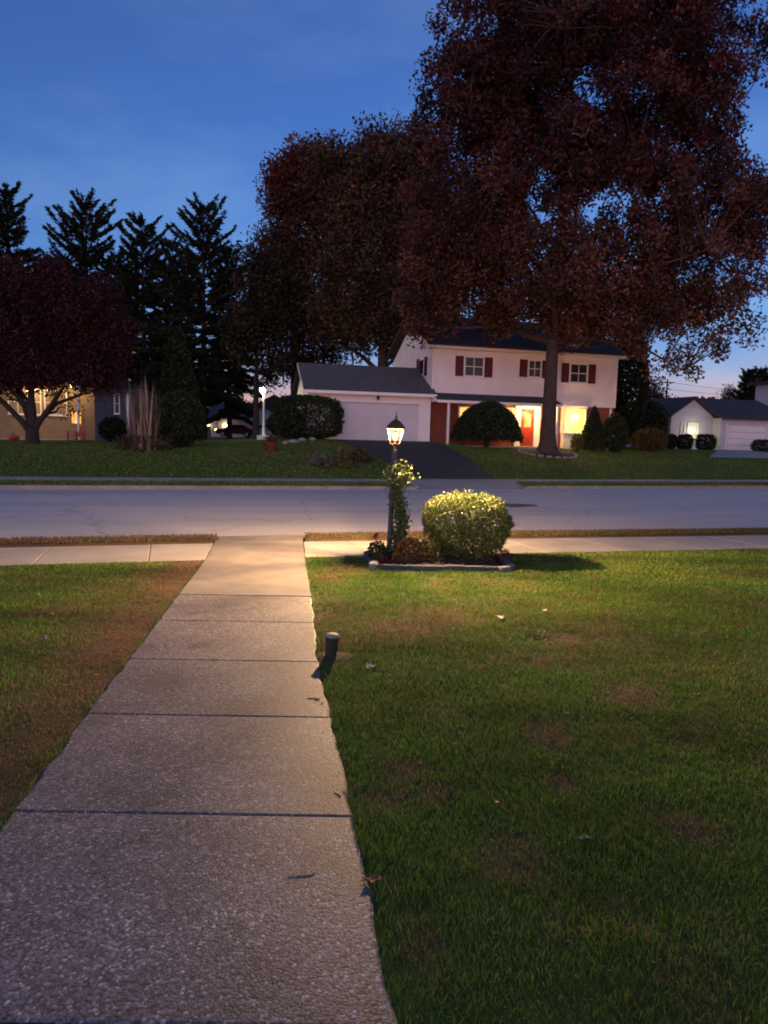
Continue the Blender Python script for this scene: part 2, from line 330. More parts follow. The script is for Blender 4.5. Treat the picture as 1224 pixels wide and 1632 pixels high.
# ================================================================== THE SETTING
def strip(name, us, vs, mat, zoff=0.0, kind='structure', zfun=None, parent=None):
    V = []; n = len(vs)
    for u in us:
        for v in vs:
            X, Y = W(u, v); V.append((X, Y, (zfun(u, v) if zfun else zg(X, Y)) + zoff))
    Fc = [(i * n + j, (i + 1) * n + j, (i + 1) * n + j + 1, i * n + j + 1) for i in range(len(us) - 1) for j in range(n - 1)]
    o = npmesh(name, V, Fc, mat, parent); 
    if kind and parent is None: o['kind'] = kind
    return o
lin = lambda a, b, n: [a + (b - a) * i / (n - 1) for i in range(n)]
UL = [-1500, -700, -300] + lin(-140, 140, 71) + [300, 700, 1500]
VL = [-60, -20, 0, 4, 8, 10.8, 12.5, 13.3, 13.7, 19.5, 25.4, 25.8, 27, 28.6, 30, 31.5, 33, 34.5, 36, 37.5, 39, 41, 45, 55, 80, 150, 400, 1000, 2500]
ground = strip('ground', UL, VL, M('far_ground', (.03, .035, .018), (.045, .04, .022), .4, .95), -.15)
UR = lin(-120, 120, 81)
street = strip('street', UR, [13.55, 15, 17, 19.5, 22, 24, 25.55], 'road', zfun=lambda u, v: float(np.interp(v, [13.6, 19.5, 25.5], [-.57, -.47, -.57])))

# lines of the front walk in plan
LP = np.array([(-3.13, 13.3), (-2.66, 10.5), (-1.94, 5.32), (-1.64, 3.25), (-1.30, 1.0), (-1.15, 0.0), (-1.0, -1.0)])
RP = np.array([(-1.53, 13.3), (-1.18, 10.6), (-.76, 7.58), (-.50, 5.43), (-.26, 3.92), (-.11, 3.0), (.07, 1.84), (.24, .6), (.45, -1.0)])
def xl(Y): return float(np.interp(Y, LP[::-1, 1], LP[::-1, 0]))
def xr(Y): return float(np.interp(Y, RP[::-1, 1], RP[::-1, 0]))
def xlv(Y): return np.interp(Y, LP[::-1, 1], LP[::-1, 0])
def xrv(Y): return np.interp(Y, RP[::-1, 1], RP[::-1, 0])

def slab(name, poly, mat, parent, top=.015, thick=.09, inset=.012, drop=.006):
    c = sum((Vector((p[0], p[1], 0)) for p in poly), Vector()) / len(poly); n = len(poly)
    V = []
    for p in poly: V.append((p[0], p[1], zg(*p) + top - thick))
    for p in poly: V.append((p[0], p[1], zg(*p) + top - drop))
    for p in poly:
        d = (c - Vector((p[0], p[1], 0))); d = d.normalized() * inset; x, y = p[0] + d.x, p[1] + d.y; V.append((x, y, zg(x, y) + top))
    Fc = [(i, (i + 1) % n, n + (i + 1) % n, n + i) for i in range(n)] + [(n + i, n + (i + 1) % n, 2 * n + (i + 1) % n, 2 * n + i) for i in range(n)] + [tuple(range(2 * n, 3 * n))]
    mb = MB(); mb.add(V, Fc)
    return mb.build(name, mat, parent)
walk = empty('front_walk', (0, 0, 0)); tag(walk, kind='structure')
JT = [-.6, .62, 1.80, 2.96, 4.14, 5.30, 6.58, 7.82]
random.seed(3)
for a, b in zip(JT[:-1], JT[1:]):
    ys = lin(a + .0045, b - .0045, 9); jit = lambda: random.uniform(-.012, .012)
    slab('walk_slab', [(xr(y) + jit(), y) for y in ys] + [(xl(y) + jit(), y) for y in ys[::-1]], 'agg', walk)
def edgeY(fn, v):                                   # depth at which one edge of the walk crosses a street line
    y = v
    for _ in range(20): y = y + (v - uv(fn(y), y)[1])
    return y
for (va, vb) in ((None, 10.8), (10.8, 12.55), (12.55, 13.4)):
    r0 = 7.834 if va is None else edgeY(xr, va) + .006; l0 = 7.834 if va is None else edgeY(xl, va) + .006
    r1, l1 = edgeY(xr, vb) - .006, edgeY(xl, vb) - .006
    slab('walk_slab', [(xr(y), y) for y in lin(r0, r1, 5)] + [(xl(y), y) for y in lin(l1, l0, 5)], 'conc', walk, top=.018)

def kerb(name, v0, v1, face_v, us, gap=None):
    """kerb stone with a rounded arris; lowered where a crossing meets it"""
    V = []; Fc = []; k = 0
    for u in us:
        low = gap and gap[0] <= u <= gap[1]; top = -.555 if low and gap[2] else -.44
        z = [-.75, top - .012, top, top, top - .012, -.75]; vv = [v0, v0, v0 + .015, v1 - .015, v1, v1]
        for a, b in zip(vv, z):
            X, Y = W(u, a); V.append((X, Y, b))
    n = 6
    for i in range(len(us) - 1):
        for j in range(n - 1): Fc.append((i * n + j, (i + 1) * n + j, (i + 1) * n + j + 1, i * n + j + 1))
    o = npmesh(name, V, Fc, 'kerb'); tag(o, kind='structure'); return o
uwL, uwR = uv(xl(13.3), 13.3)[0], uv(xr(13.3), 13.3)[0]
kerb('kerb_near', 13.42, 13.6, 1, lin(-60, uwL - .12, 30) + [uwL + .1] + lin(uwL + .3, uwR - .3, 4) + [uwR - .1, uwR + .12] + lin(uwR + 1, 60, 30), (uwL, uwR, False))
# driveway across the street, from the garage down to the kerb
dv = lambda x, y: uv(*G(x, y)[:2])
da, db = dv(655, 772)[0], dv(822, 772)[0]
kerb('kerb_far', 25.5, 25.68, 0, lin(-60, da - .2, 30) + lin(da + .05, db - .05, 4) + lin(db + .2, 60, 30), (da, db, True))

sw = empty('sidewalk_near', (0, 0, 0)); tag(sw, kind='structure')
def sw_slabs(par, name, u0, u1, v0, v1, step, mat, top):
    u = u0
    while (u < u1) if step > 0 else (u > u1):
        w = u + step; w = min(w, u1) if step > 0 else max(w, u1)
        a, b = (u, w) if step > 0 else (w, u)
        if b - a > .1:
            slab(name, [W(a + .006, v0), W(b - .006, v0), W(b - .006, v1), W(a + .006, v1)], mat, par, top=top + random.uniform(-.003, .003))
        u = w
UA, UB = uv(xl(edgeY(xl, 11.7)), edgeY(xl, 11.7))[0] - .03, uv(xr(edgeY(xr, 11.7)), edgeY(xr, 11.7))[0] + .03
UA2, UB2 = UA - .9, UB + .9
eA, eB = (edgeY(xl, 10.82), edgeY(xl, 12.55)), (edgeY(xr, 10.82), edgeY(xr, 12.55))
slab('sidewalk_slab', [W(UA2 + .006, 10.82), (xl(eA[0]) - .012, eA[0]), (xl(eA[1]) - .012, eA[1]), W(UA2 + .006, 12.55)], 'conc2', sw, top=.012)
slab('sidewalk_slab', [(xr(eB[0]) + .012, eB[0]), W(UB2 - .006, 10.82), W(UB2 - .006, 12.55), (xr(eB[1]) + .012, eB[1])], 'conc2', sw, top=.012)
sw_slabs(sw, 'sidewalk_slab', UA2, -14, 10.82, 12.55, -1.55, 'conc2', .012)
sw_slabs(sw, 'sidewalk_slab', UB2, 24, 10.82, 12.55, 1.55, 'conc2', .012)
sw2 = empty('sidewalk_far', (0, 0, 0)); tag(sw2, kind='structure')
sw_slabs(sw2, 'sidewalk_slab', -14, 45, 27.2, 28.6, 1.6, 'conc2', .012)

# verges between pavement and kerb: a low mound of worn turf
def brownness(X, Y):
    p = np.stack([X, Y, np.zeros_like(X)], 1)
    b = np.clip((fbm(p, .9) - .56) * 3.0, 0, 1) * .55 * np.clip((Y - 3) / 3, 0, 1) + np.clip((fbm(p + 9, 3.1) - .56) * 4, 0, 1) * .3 + .05
    left = X < xlv(Y) - .02
    dl = xlv(Y) - X
    b = np.where(left, np.maximum(b, np.clip(1.25 - dl / .85, 0, 1) * (.35 + 1.0 * fbm(p + 4, 1.7)) + .12 * fbm(p + 2, .7)), b)
    for (x, y, r) in BROWN: b = np.maximum(b, np.clip(1.3 - np.hypot(X - x, (Y - y) * .8) / r / (.35 + 1.35 * fbm(p + 6, 5)), 0, 1) * (.3 + .75 * fbm(p + 1, 6)))
    return np.clip(b, 0, 1)
BROWN = [(*G(x, y)[:2], r) for x, y, r in ((820, 1375, .17), (545, 1025, .22), (640, 1000, .5), (690, 985, .5), (610, 1275, .12), (1010, 1110, .25), (560, 905, .5), (520, 920, .35), (690, 1265, .1), (650, 1230, .14), (880, 1175, .18), (670, 1515, .1), (900, 1250, .1), (1100, 1320, .16), (900, 1020, .3))]
GREEN = np.array([(.088, .185, .022), (.122, .220, .028), (.058, .138, .019), (.160, .232, .033)])
STRAW = np.array([(.23, .135, .075), (.17, .10, .058), (.27, .18, .10)])
def turfcol(X, Y, br, k=1.0):
    n = len(X); g = GREEN[rng.integers(0, 4, n)]; s = STRAW[rng.integers(0, 3, n)]
    m = (rng.random(n) < br)[:, None]
    return np.where(m, s, g) * (1 + .3 * rng.uniform(-1, 1, (n, 1))) * k
zgv = np.vectorize(zg)
def blades(name, X, Y, Z, h, w, colr):
    n = len(X); a = rng.uniform(0, 2 * np.pi, n); la = rng.uniform(0, 2 * np.pi, n); ln = h * rng.uniform(.15, .9, n)
    B = np.stack([X, Y, Z], 1); sd = np.stack([np.cos(a), np.sin(a), 0 * a], 1) * w[:, None] * .5
    md = B + np.stack([np.cos(la) * ln * .3, np.sin(la) * ln * .3, h * .6], 1); tp = B + np.stack([np.cos(la) * ln, np.sin(la) * ln, h * rng.uniform(.75, 1, n)], 1)
    V = np.stack([B - sd, B + sd, md + sd * .75, md - sd * .75, tp], 1).reshape(-1, 3); i = np.arange(n)[:, None] * 5
    Fc = np.concatenate([np.concatenate([i, i + 1, i + 2], 1), np.concatenate([i, i + 2, i + 3], 1), np.concatenate([i + 3, i + 2, i + 4], 1)])
    o = npmesh(name, V, Fc, 'blade', None, np.repeat(colr, 5, 0)); return o

def lawn_sheet(name, us, vs, k=.55, base=0.0):
    V = []; n = len(vs)
    for u in us:
        for v in vs: X, Y = W(u, v); V.append((X, Y, zg(X, Y) + base))
    V = np.array(V); Fc = [(i * n + j, (i + 1) * n + j, (i + 1) * n + j + 1, i * n + j + 1) for i in range(len(us) - 1) for j in range(n - 1)]
    V[:, 2] += (fbm(V, 3.0) - .5) * .02
    br = brownness(V[:, 0], V[:, 1])[:, None]
    C = (np.array([.045, .085, .016]) * (1 - br) + np.array([.11, .07, .042]) * br) * (.75 + .5 * fbm(V, 8))[:, None]
    o = npmesh(name, V, Fc, 'lawn', None, C); tag(o, kind='structure'); return o
lawn_sheet('lawn_near', lin(-9, 15, 200), lin(-1.5, 10.8, 110))
lawn_sheet('lawn_far', lin(-40, 60, 220), lin(28.6, 60, 90))
for nm, a, b in (('verge_left', -60, uwL + .02), ('verge_right', uwR + .05, 60)):
    us = sorted(set(lin(a, b, 60) + lin(max(a, -9), min(b, 16), 120) + ([b - .04] if nm == 'verge_left' else [a + .04]))); V = []
    for u in us:
        for v, dz in ((12.56, -.02), (12.58, .035), (12.7, .06), (12.9, .07), (13.2, .05), (13.41, 0)):
            ed = uwL + .02 if nm == 'verge_left' else uwR + .05; dz = -.12 if abs(u - ed) < .002 else dz
            fe = xl if nm == 'verge_left' else xr; yy = edgeY(fe, v); ue = uv(fe(yy), yy)[0]
            X, Y = W(u + (ue - ed) * math.exp(-abs(u - ed) / .6), v + .015 * math.sin(u * 5)); V.append((X, Y, zg(X, Y) + dz))
    V = np.array(V); n = 6; Fc = [(i * n + j, (i + 1) * n + j, (i + 1) * n + j + 1, i * n + j + 1) for i in range(len(us) - 1) for j in range(n - 1)]
    V[:, 2] += (fbm(V, 4) - .5) * .03
    C = np.array([.065, .042, .027]) * (.6 + .8 * fbm(V, 6))[:, None]
    tag(npmesh(nm, V, Fc, 'lawn', None, C), kind='structure')
for nm, a, b in (('verge_across_left', -60, da - .1), ('verge_across_right', db + .1, 60)):
    o = lawn_sheet(nm, lin(a, b, 90), [25.69, 25.9, 26.3, 26.8, 27.19])
# concrete apron and blacktop drive
def quadsheet(name, A, B, C, D, mat, off, nu=12, nv=24, kind='structure'):   # A-B near edge, D-C far edge
    V = []
    for i in range(nu + 1):
        for j in range(nv + 1):
            s, t = i / nu, j / nv
            X = (A[0] * (1 - s) + B[0] * s) * (1 - t) + (D[0] * (1 - s) + C[0] * s) * t; Y = (A[1] * (1 - s) + B[1] * s) * (1 - t) + (D[1] * (1 - s) + C[1] * s) * t
            V.append((X, Y, zg(X, Y) + off))
    m = nv + 1
    Fc = [(i * m + j, (i + 1) * m + j, (i + 1) * m + j + 1, i * m + j + 1) for i in range(nu) for j in range(nv)]
    o = npmesh(name, V, Fc, mat); tag(o, kind=kind); return o
strip('driveway_apron', lin(da - .25, db + .25, 12), [25.6, 25.7, 26.2, 26.7, 27.21], 'conc2', zfun=lambda u, v: float(np.interp(v, [25.6, 27.2], [-.556, -.402])) + .07 * max(abs(u - (da + db) / 2) / (db - da) * 2 - .98, 0) / .1)

# ================================================================== GRASS
random.seed(5)
def scatter(n, x0, x1, y0, y1, dens):
    X = rng.uniform(x0, x1, n); Y = rng.uniform(y0, y1, n); keep = rng.random(n) < dens(X, Y); return X[keep], Y[keep]
uvv = lambda X, Y: Y * CT - X * ST + .04 * np.clip(X * CT + Y * ST - 2, 0, 40)
bed_f0, bed_f1 = G(604, 909), G(812, 911)
bl = Vector((bed_f0.x, bed_f0.y, 0)); brv = Vector((bed_f1.x, bed_f1.y, 0)); ex = (brv - bl).normalized(); ey = Vector((-ex.y, ex.x, 0)); BWd = (brv - bl).length; BDp = 1.32
def in_bed(X, Y):
    a = (X - bl.x) * ex.x + (Y - bl.y) * ex.y; b = (X - bl.x) * ey.x + (Y - bl.y) * ey.y
    return (a > -.12) & (a < BWd + .09) & (b > -.05) & (b < BDp + .05)
X, Y = scatter(2500000, -8.5, 10.5, 0.9, 13.2, lambda X, Y: np.clip(2.6 / np.maximum(Y, 1.2), .14, 1.0) * (np.abs(X) < Y * .60 + 2.2) * np.where(np.abs(X) < Y * .6 + .6, 1, .5))
ok = (uvv(X, Y) < 10.80) & ((X < xlv(Y) - .005 + .02 * np.sin(Y * 9)) | (X > xrv(Y) + .005 - .02 * np.sin(Y * 7))) & ~in_bed(X, Y)
X, Y = X[ok], Y[ok]; br = brownness(X, Y)
p3 = np.stack([X, Y, 0 * X], 1)
h = (.014 + .030 * fbm(p3, 2.2) + .045 * np.clip(fbm(p3 + 12, 9.0) - .5, 0, 1)) * (1 - .45 * br) * rng.uniform(.6, 1.25, len(X))
wd = np.clip(.0016 + .0006 * Y, .0024, .008) * rng.uniform(.7, 1.3, len(X))
# slow mottling of the turf itself: lush, thin and yellowing areas
pm = p3 * np.array([.55, 1.5, 1])
tone = np.clip(.1 + 1.15 * fbm(pm + 5, 1.0) + .75 * fbm(pm + 2, 3.2) - .06, .25, 1.6)[:, None] * np.stack([.85 + .4 * fbm(p3 + 8, 1.6), np.ones(len(X)), np.ones(len(X))], 1)
g = blades('grass', X, Y, zgv(X, Y), h, wd, turfcol(X, Y, br * .95) * tone)
tag(g, 'short mown lawn grass with brown patches beside the front walk', 'grass', kind='stuff')
print('blades', len(X))
# ================================================================== BUILDINGS ACROSS THE STREET
GO = P(686, 660, 41.6); GO.z = 1.2; GROT = R(13)          # garage: front right corner
HO = P(688, 640, 42); HO.z = 0.95; HROT = R(15)          # house: front left corner
def loc2w(O, rot, x, y): c, s = math.cos(rot), math.sin(rot); return (O.x + x * c - y * s, O.y + x * s + y * c)
# blacktop from the garage door down to the pavement
n1, n2 = W(dv(650, 758)[0], 28.62), W(dv(778, 758)[0], 28.62)
f1, f2 = loc2w(GO, GROT, -6.2, .3), loc2w(GO, GROT, .3, .3)
quadsheet('driveway', n1, n2, f2, f1, 'drive', .012, 14, 40)
dpoly = np.array([n1, n2, f2, f1])
def in_poly(X, Y, poly):
    r = np.zeros(len(X), bool); n = len(poly)
    for i in range(n):
        (xa, ya), (xb, yb) = poly[i], poly[(i + 1) % n]
        c = ((ya > Y) != (yb > Y)) & (X < (xb - xa) * (Y - ya) / (yb - ya + 1e-12) + xa); r ^= c
    return r
def tufts(name, label, u0, u1, v0, v1, n, hh, ww, brown, k=1.0, dz=0.0):
    U = rng.uniform(u0, u1, n); Vv = rng.uniform(v0, v1, n); XY = np.array([W(a, b) for a, b in zip(U, Vv)])
    keep = ~in_poly(XY[:, 0], XY[:, 1], dpoly); XY = XY[keep]; X, Y = XY[:, 0], XY[:, 1]; m = len(X)
    br = np.clip(brown + .4 * (fbm(np.stack([X, Y, 0 * X], 1), .5) - .5), 0, 1)
    o = blades(name, X, Y, zgv(X, Y) + dz, hh * rng.uniform(.6, 1.3, m), ww * rng.uniform(.7, 1.3, m), turfcol(X, Y, br, k) * (.7 + .6 * fbm(np.stack([X, Y, 0 * X], 1), .7))[:, None])
    tag(o, label, 'grass', kind='stuff')
tufts('grass', 'mown lawn grass in front of the houses across the street', -14, 38, 28.65, 41, 110000, .06, .03, .18)
tufts('grass', 'brown worn grass on the strip between pavement and kerb', -8, uwL - .05, 12.6, 13.38, 14000, .045, .009, .75, .65, .05)
tufts('grass', 'brown worn grass on the strip right of the front walk', uwR + .07, 14, 12.6, 13.38, 22000, .045, .009, .7, .65, .05)
tufts('grass', 'thin grass on the far strip left of the driveway', -12, da - .1, 25.72, 27.15, 9000, .07, .03, .3)
tufts('grass', 'thin grass on the far strip right of the driveway', db + .1, 30, 25.72, 27.15, 9000, .07, .03, .35)

def clapboard(mb_name, x0, x1, z0, z1, y, parent, mat='siding', step=.22, lap=.026, holes=()):
    """lapped boards as a saw-tooth wall, in columns between openings"""
    mb = MB(); zs = []; z = z0
    while z < z1 - 1e-6: zs.append((z, min(z + step, z1))); z += step
    xs = sorted({x0, x1} | {h[0] for h in holes} | {h[1] for h in holes})
    for a, b in zip(xs[:-1], xs[1:]):
        for (p_, q_) in zs:
            segs = [(p_, q_)]
            for h in holes:
                if h[0] <= a + 1e-6 and h[1] >= b - 1e-6:
                    new = []
                    for (s0, s1) in segs:
                        if h[3] <= s0 or h[2] >= s1: new.append((s0, s1))
                        else:
                            if h[2] > s0: new.append((s0, h[2]))
                            if h[3] < s1: new.append((h[3], s1))
                    segs = new
            for (s0, s1) in segs:
                mb.add([(a, y - lap, s0), (b, y - lap, s0), (b, y - .002, s1), (a, y - .002, s1), (a, y, s0), (b, y, s0)], [(0, 1, 2, 3), (4, 5, 1, 0)])
    return mb.build(mb_name, mat, parent)
def window(par, x0, x1, z0, z1, y, glassmat='glass', lites=(1, 2), fr=.075, proud=.05, name='window', sill=True):
    o = MB()
    for a in ((x0 - fr, x0, z0 - fr, z1 + fr), (x1, x1 + fr, z0 - fr, z1 + fr), (x0, x1, z0 - fr, z0), (x0, x1, z1, z1 + fr)): o.box(a[0], a[1], y - proud, y + .03, a[2], a[3])
    w = o.build(name, 'trim', par)
    MB().box(x0 - .003, x1 + .003, y + .012, y + .028, z0 - .003, z1 + .003).build('pane', glassmat, w)
    for i in range(1, lites[0]): X_ = x0 + (x1 - x0) * i / lites[0]; MB().box(X_ - .02, X_ + .02, y - .012, y + .01, z0, z1).build('mullion', 'trim', w)
    for i in range(1, lites[1]): Z_ = z0 + (z1 - z0) * i / lites[1]; MB().box(x0, x1, y - .016, y + .008, Z_ - .022, Z_ + .022).build('glazing_bar', 'trim', w)
    if sill: MB().box(x0 - fr - .04, x1 + fr + .04, y - proud - .05, y + .02, z0 - fr - .05, z0 - fr - .002).build('sill', 'trim', w)
    return w
def lamp_light(name, loc, watts, colr, rad, parent=None):
    l = bpy.data.lights.new(name, 'POINT'); l.energy = watts; l.color = colr; l.shadow_soft_size = rad
    o = bpy.data.objects.new(name, l); col.objects.link(o); o.location = loc
    if parent is not None: o.parent = parent
    return o

# ---- two-storey house
Hs = empty('house', HO, HROT, 'two-storey white house with maroon shutters, brick ground floor and lit porch', 'house')
HW, HD, H2, HE = 12.1, 8.4, 2.75, 5.55
MB().box(.0, HW, .03, HD, -.6, H2).build('brick_wall', 'brick', Hs)
wins = [(2.0, 3.1, 4.08, 5.12), (6.1, 6.85, 4.2, 5.12), (8.9, 10.0, 4.0, 5.05)]
MB().box(-.03, HW + .03, 0.0, HD, H2 + .002, HE).build('upper_wall', 'siding', Hs)
clapboard('siding', -.03, HW + .03, H2 - .25, HE, -.003, Hs, holes=[(a - .07, b + .07, c - .07, d + .07) for a, b, c, d in wins])
for i, (a, b, c, d) in enumerate(wins):
    window(Hs, a, b, c, d, -.03, lites=(2, 2))
    for x0, x1 in ((a - .62, a - .12), (b + .12, b + .62)):
        sh = MB().box(x0, x1, -.065, -.022, c - .06, d + .06).build('shutter', 'shutter', Hs)
        MB().box(x0 + .06, x1 - .06, -.075, -.066, c + .05, (c + d) / 2 - .03).build('shutter_panel', 'shutter', sh)
        MB().box(x0 + .06, x1 - .06, -.075, -.066, (c + d) / 2 + .03, d - .05).build('shutter_panel', 'shutter', sh)
# corner boards, cornice, gable ends
for x in (-.05, HW - .05): MB().box(x, x + .1, -.05, .05, H2 - .25, HE).build('corner_board', 'trim', Hs)
MB().box(-.45, HW + .45, -.42, .1, HE - .02, HE + .16).build('cornice', 'trim', Hs)
rise = 2.3
for x in (-.03, HW + .01): MB().prism([(0, HE), (HD, HE), (HD / 2, HE + rise * HD / (HD + .9))], x, x + .04).build('gable', 'siding', Hs)
sl = rise / (HD / 2 + .45)
for sgn in (0, 1):
    y0, y1 = (-.48, HD / 2) if not sgn else (HD + .48, HD / 2); zb = HE + .13
    zt = zb + sl * (HD / 2 + .48)
    mb = MB(); mb.add([(-.5, y0, zb), (HW + .5, y0, zb), (HW + .5, y1, zt), (-.5, y1, zt), (-.5, y0, zb + .1), (HW + .5, y0, zb + .1), (HW + .5, y1, zt + .1), (-.5, y1, zt + .1)],
                      [(0, 3, 2, 1), (4, 5, 6, 7), (0, 1, 5, 4), (1, 2, 6, 5), (2, 3, 7, 6), (3, 0, 4, 7)])
    rf = mb.build('roof', 'roof', Hs)
MB().box(4.3, 5.2, HD / 2 - .35, HD / 2 + .35, HE + 1.6, HE + 3.2).build('chimney', 'brick', rf)
w = MB().box(-.075, -.034, 1.5, 2.4, 4.1, 5.1).build('side_window', 'trim', Hs); MB().box(-.09, -.076, 1.58, 2.32, 4.18, 5.02).build('pane', 'glass', w)
for y in (.95, 2.5): MB().box(-.09, -.034, y, y + .45, 4.05, 5.15).build('side_shutter', 'shutter', Hs)
# pent roof over the porch, ending short of the right bay
mb = MB(); mb.prism([(-1.35, 2.42), (-1.35, 2.54), (-.02, 3.0), (-.02, 2.42)], -.1, 7.75); mb.build('porch_roof', 'roof', Hs)
MB().box(-.14, 7.79, -1.42, -1.352, 2.38, 2.53).build('fascia', 'trim', Hs)
MB().prism([(-1.34, 2.43), (-1.34, 2.53), (-.03, 2.97), (-.03, 2.43)], -.135, -.102).build('porch_gable', 'trim', Hs)
for x in (.55, 7.45): MB().box(x, x + .12, -1.3, -1.18, -.2, 2.42).build('porch_post', 'trim', Hs)
MB().box(-.1, 7.7, -1.5, .02, -.45, -.02).build('porch_floor', 'conc2', Hs)
# ground floor openings
window(Hs, 1.75, 5.2, .75, 2.2, 0.0, 'win_orange', (4, 1), name='bay_window')
MB().box(5.34, 5.72, -.06, .028, -.02, 2.25).build('pilaster', 'trim', Hs)
d = MB().box(5.75, 6.6, -.03, .028, -.02, 2.12).build('front_door', 'reddoor', Hs)
MB().box(5.95, 6.4, -.045, -.032, 1.15, 1.95).build('door_light', 'win_orange', d); MB().box(5.93, 6.42, -.04, -.031, .2, .95).build('door_panel', 'reddoor', d)
MB().lathe([(.02, -.03), (.035, 0), (.02, .03)], 8, (6.52, -.06, 1.02)).build('door_knob', 'brass', d)
MB().box(6.63, 7.0, -.06, .028, -.02, 2.25).build('pilaster', 'trim', Hs)
MB().box(5.34, 7.0, -.08, .028, 2.252, 2.4).build('door_head', 'trim', Hs)
window(Hs, 7.5, 7.62, .1, 2.1, 0, 'win_cream', (1, 1), name='side_light', sill=False)
w = window(Hs, 8.55, 9.85, .95, 2.3, -.35, 'win_warm', (1, 1), name='picture_window')
MB().box(8.48, 9.92, -.33, .02, -.3, .80).build('bay_panel', 'siding', Hs)
MB().box(8.4, 10.0, -.42, .02, 2.4, 2.52).build('bay_head', 'trim', Hs)
for x in (8.42, 9.93): MB().box(x, x + .05, -.32, .02, .8, 2.4).build('bay_cheek', 'trim', Hs)
MB().lathe([(.02, -.14), (.13, -.08), (.16, 0), (.13, .08), (.02, .14)], 10, (9.2, -.365, 1.85)).build('lit_globe', 'fixw', w)
fx = MB().lathe([(.03, .0), (.1, .03), (.12, .15), (.1, .22), (.04, .24)], 10, (7.2, -.25, 1.75)).build('porch_lamp', 'fix', Hs)
fx = MB().lathe([(.05, .0), (.12, .04), (.14, .1), (.08, .13)], 10, (3.6, -.65, 2.27)).build('porch_lamp', 'fix', Hs)
lamp_light('porch_light', (6.3, -.75, 2.0), 170, (1, .55, .18), .12, Hs)
lamp_light('porch_light', (3.6, -.7, 2.1), 150, (1, .54, .18), .12, Hs)
lamp_light('bay_light', (9.2, -.75, 1.7), 60, (1, .6, .18), .25, Hs)
MB().box(11.75, 11.87, -.1, -.03, -.4, H2 - .3).build('downspout', 'trim', Hs)

# ---- garage
Gs = empty('garage', GO, GROT, 'white garage with wide door and grey gable roof beside the two-storey house', 'garage')
GWd, GDp, GE = 7.1, 6.4, 2.55
MB().box(-GWd, 0, .14, GDp, -.5, GE).build('wall', 'siding', Gs)
clapboard('siding', -GWd, 0, -.1, GE, .012, Gs, step=.2, lap=.022, holes=[(-5.75, -.6, -.1, 2.12)])
gd = MB().box(-5.65, -.7, .10, .135, -.1, 2.02).build('garage_door', 'gdoor', Gs)
for r_ in range(4):
    for c_ in range(8):
        MB().box(-5.6 + c_ * .61, -5.6 + c_ * .61 + .55, +.085, .099, .05 + r_ * .49, .05 + r_ * .49 + .41).build('door_panel', 'gdoor', gd, bevel=.006)
for a in ((-5.75, -5.65, -.1, 2.02), (-.7, -.6, -.1, 2.02), (-5.75, -.6, 2.022, 2.12)): MB().box(a[0], a[1], -.03, .138, a[2], a[3]).build('door_casing', 'trim', Gs)
gs = 1.75 / (GDp / 2 + .35)
for sgn in (0, 1):
    y0 = -.35 if not sgn else GDp + .35; y1 = GDp / 2; zb = GE - .02; zt = zb + gs * (GDp / 2 + .35)
    mb = MB(); mb.add([(-GWd - .3, y0, zb), (.25, y0, zb), (.25, y1, zt), (-GWd - .3, y1, zt), (-GWd - .3, y0, zb + .09), (.25, y0, zb + .09), (.25, y1, zt + .09), (-GWd - .3, y1, zt + .09)],
                      [(0, 3, 2, 1), (4, 5, 6, 7), (0, 1, 5, 4), (1, 2, 6, 5), (2, 3, 7, 6), (3, 0, 4, 7)]); mb.build('roof', M('grey_shingle', (.10, .10, .105), (.075, .075, .08), 3, .9, .4, 30) if not sgn else 'roof', Gs)
MB().box(-GWd - .3, .25, -.4, -.352, GE - .12, GE + .05).build('gutter', 'trim', Gs)
for x in (-GWd - .02, -.02): MB().prism([(.02, GE), (GDp, GE), (GDp / 2, GE + 1.57)], x, x + .04).build('gable', 'siding', Gs)
for x in (-GWd - .31,):
    mb = MB(); mb.prism([(-.37, GE - .1), (-.37, GE + .06), (GDp / 2, zt + .08), (GDp / 2, zt - .1)], x - .03, x - .002); mb.build('rake_board', 'trim', Gs)
MB().lathe([(.03, -.12), (.075, -.1), (.09, .06), (.03, .13), (.01, .18)], 8, (-3.15, -.1, 2.3)).build('wall_lantern', 'black', Gs)

# ---- neighbour at the right: low gabled wing, garage front and taller block
Ro = P(1066, 722, 55); Ro.z = .8; RR = R(12)
Rh = empty('house', Ro, RR, 'low pale house at right with dark roof, one lit window and garage door', 'house')
def rx(px): return (P(px, 690, 55).x - Ro.x) * 1.045
xw = rx(1140)
MB().box(0, xw, 0, 7, -.6, 2.6).build('wall', 'pale', Rh)
MB().prism([(0, 2.6), (xw, 2.6), (xw * .5, 3.9)], -.02, 6.9, 'y').build('front_gable', 'pale', Rh)
for a, b in ((-.3, xw * .5), (xw + .3, xw * .5)):
    za, zb2 = 2.5, 3.98
    MB().prism([(a, za), (b, zb2), (b, zb2 + .14), (a, za + .14)] if a < b else [(b, zb2), (a, za), (a, za + .14), (b, zb2 + .14)], -.4, 7, 'y').build('roof', 'roof', Rh)
gx0, gx1 = rx(1148), rx(1232)
MB().box(xw + .01, gx1 + 1.5, -1.0, 6, -.6, 2.5).build('garage_wall', 'pale', Rh)
gd = MB().box(gx0 + .2, gx1 - .6, -1.03, -1.002, -.1, 2.0).build('garage_door', 'pale', Rh)
for r_ in range(4): MB().box(gx0 + .25, gx1 - .65, -1.045, -1.032, .0 + r_ * .5, .44 + r_ * .5).build('door_panel', 'trim', gd)
for a in (gx0 + .04, gx1 - .58): MB().box(a, a + .15, -1.05, -1.002, -.1, 2.15).build('door_casing', 'trim', Rh)
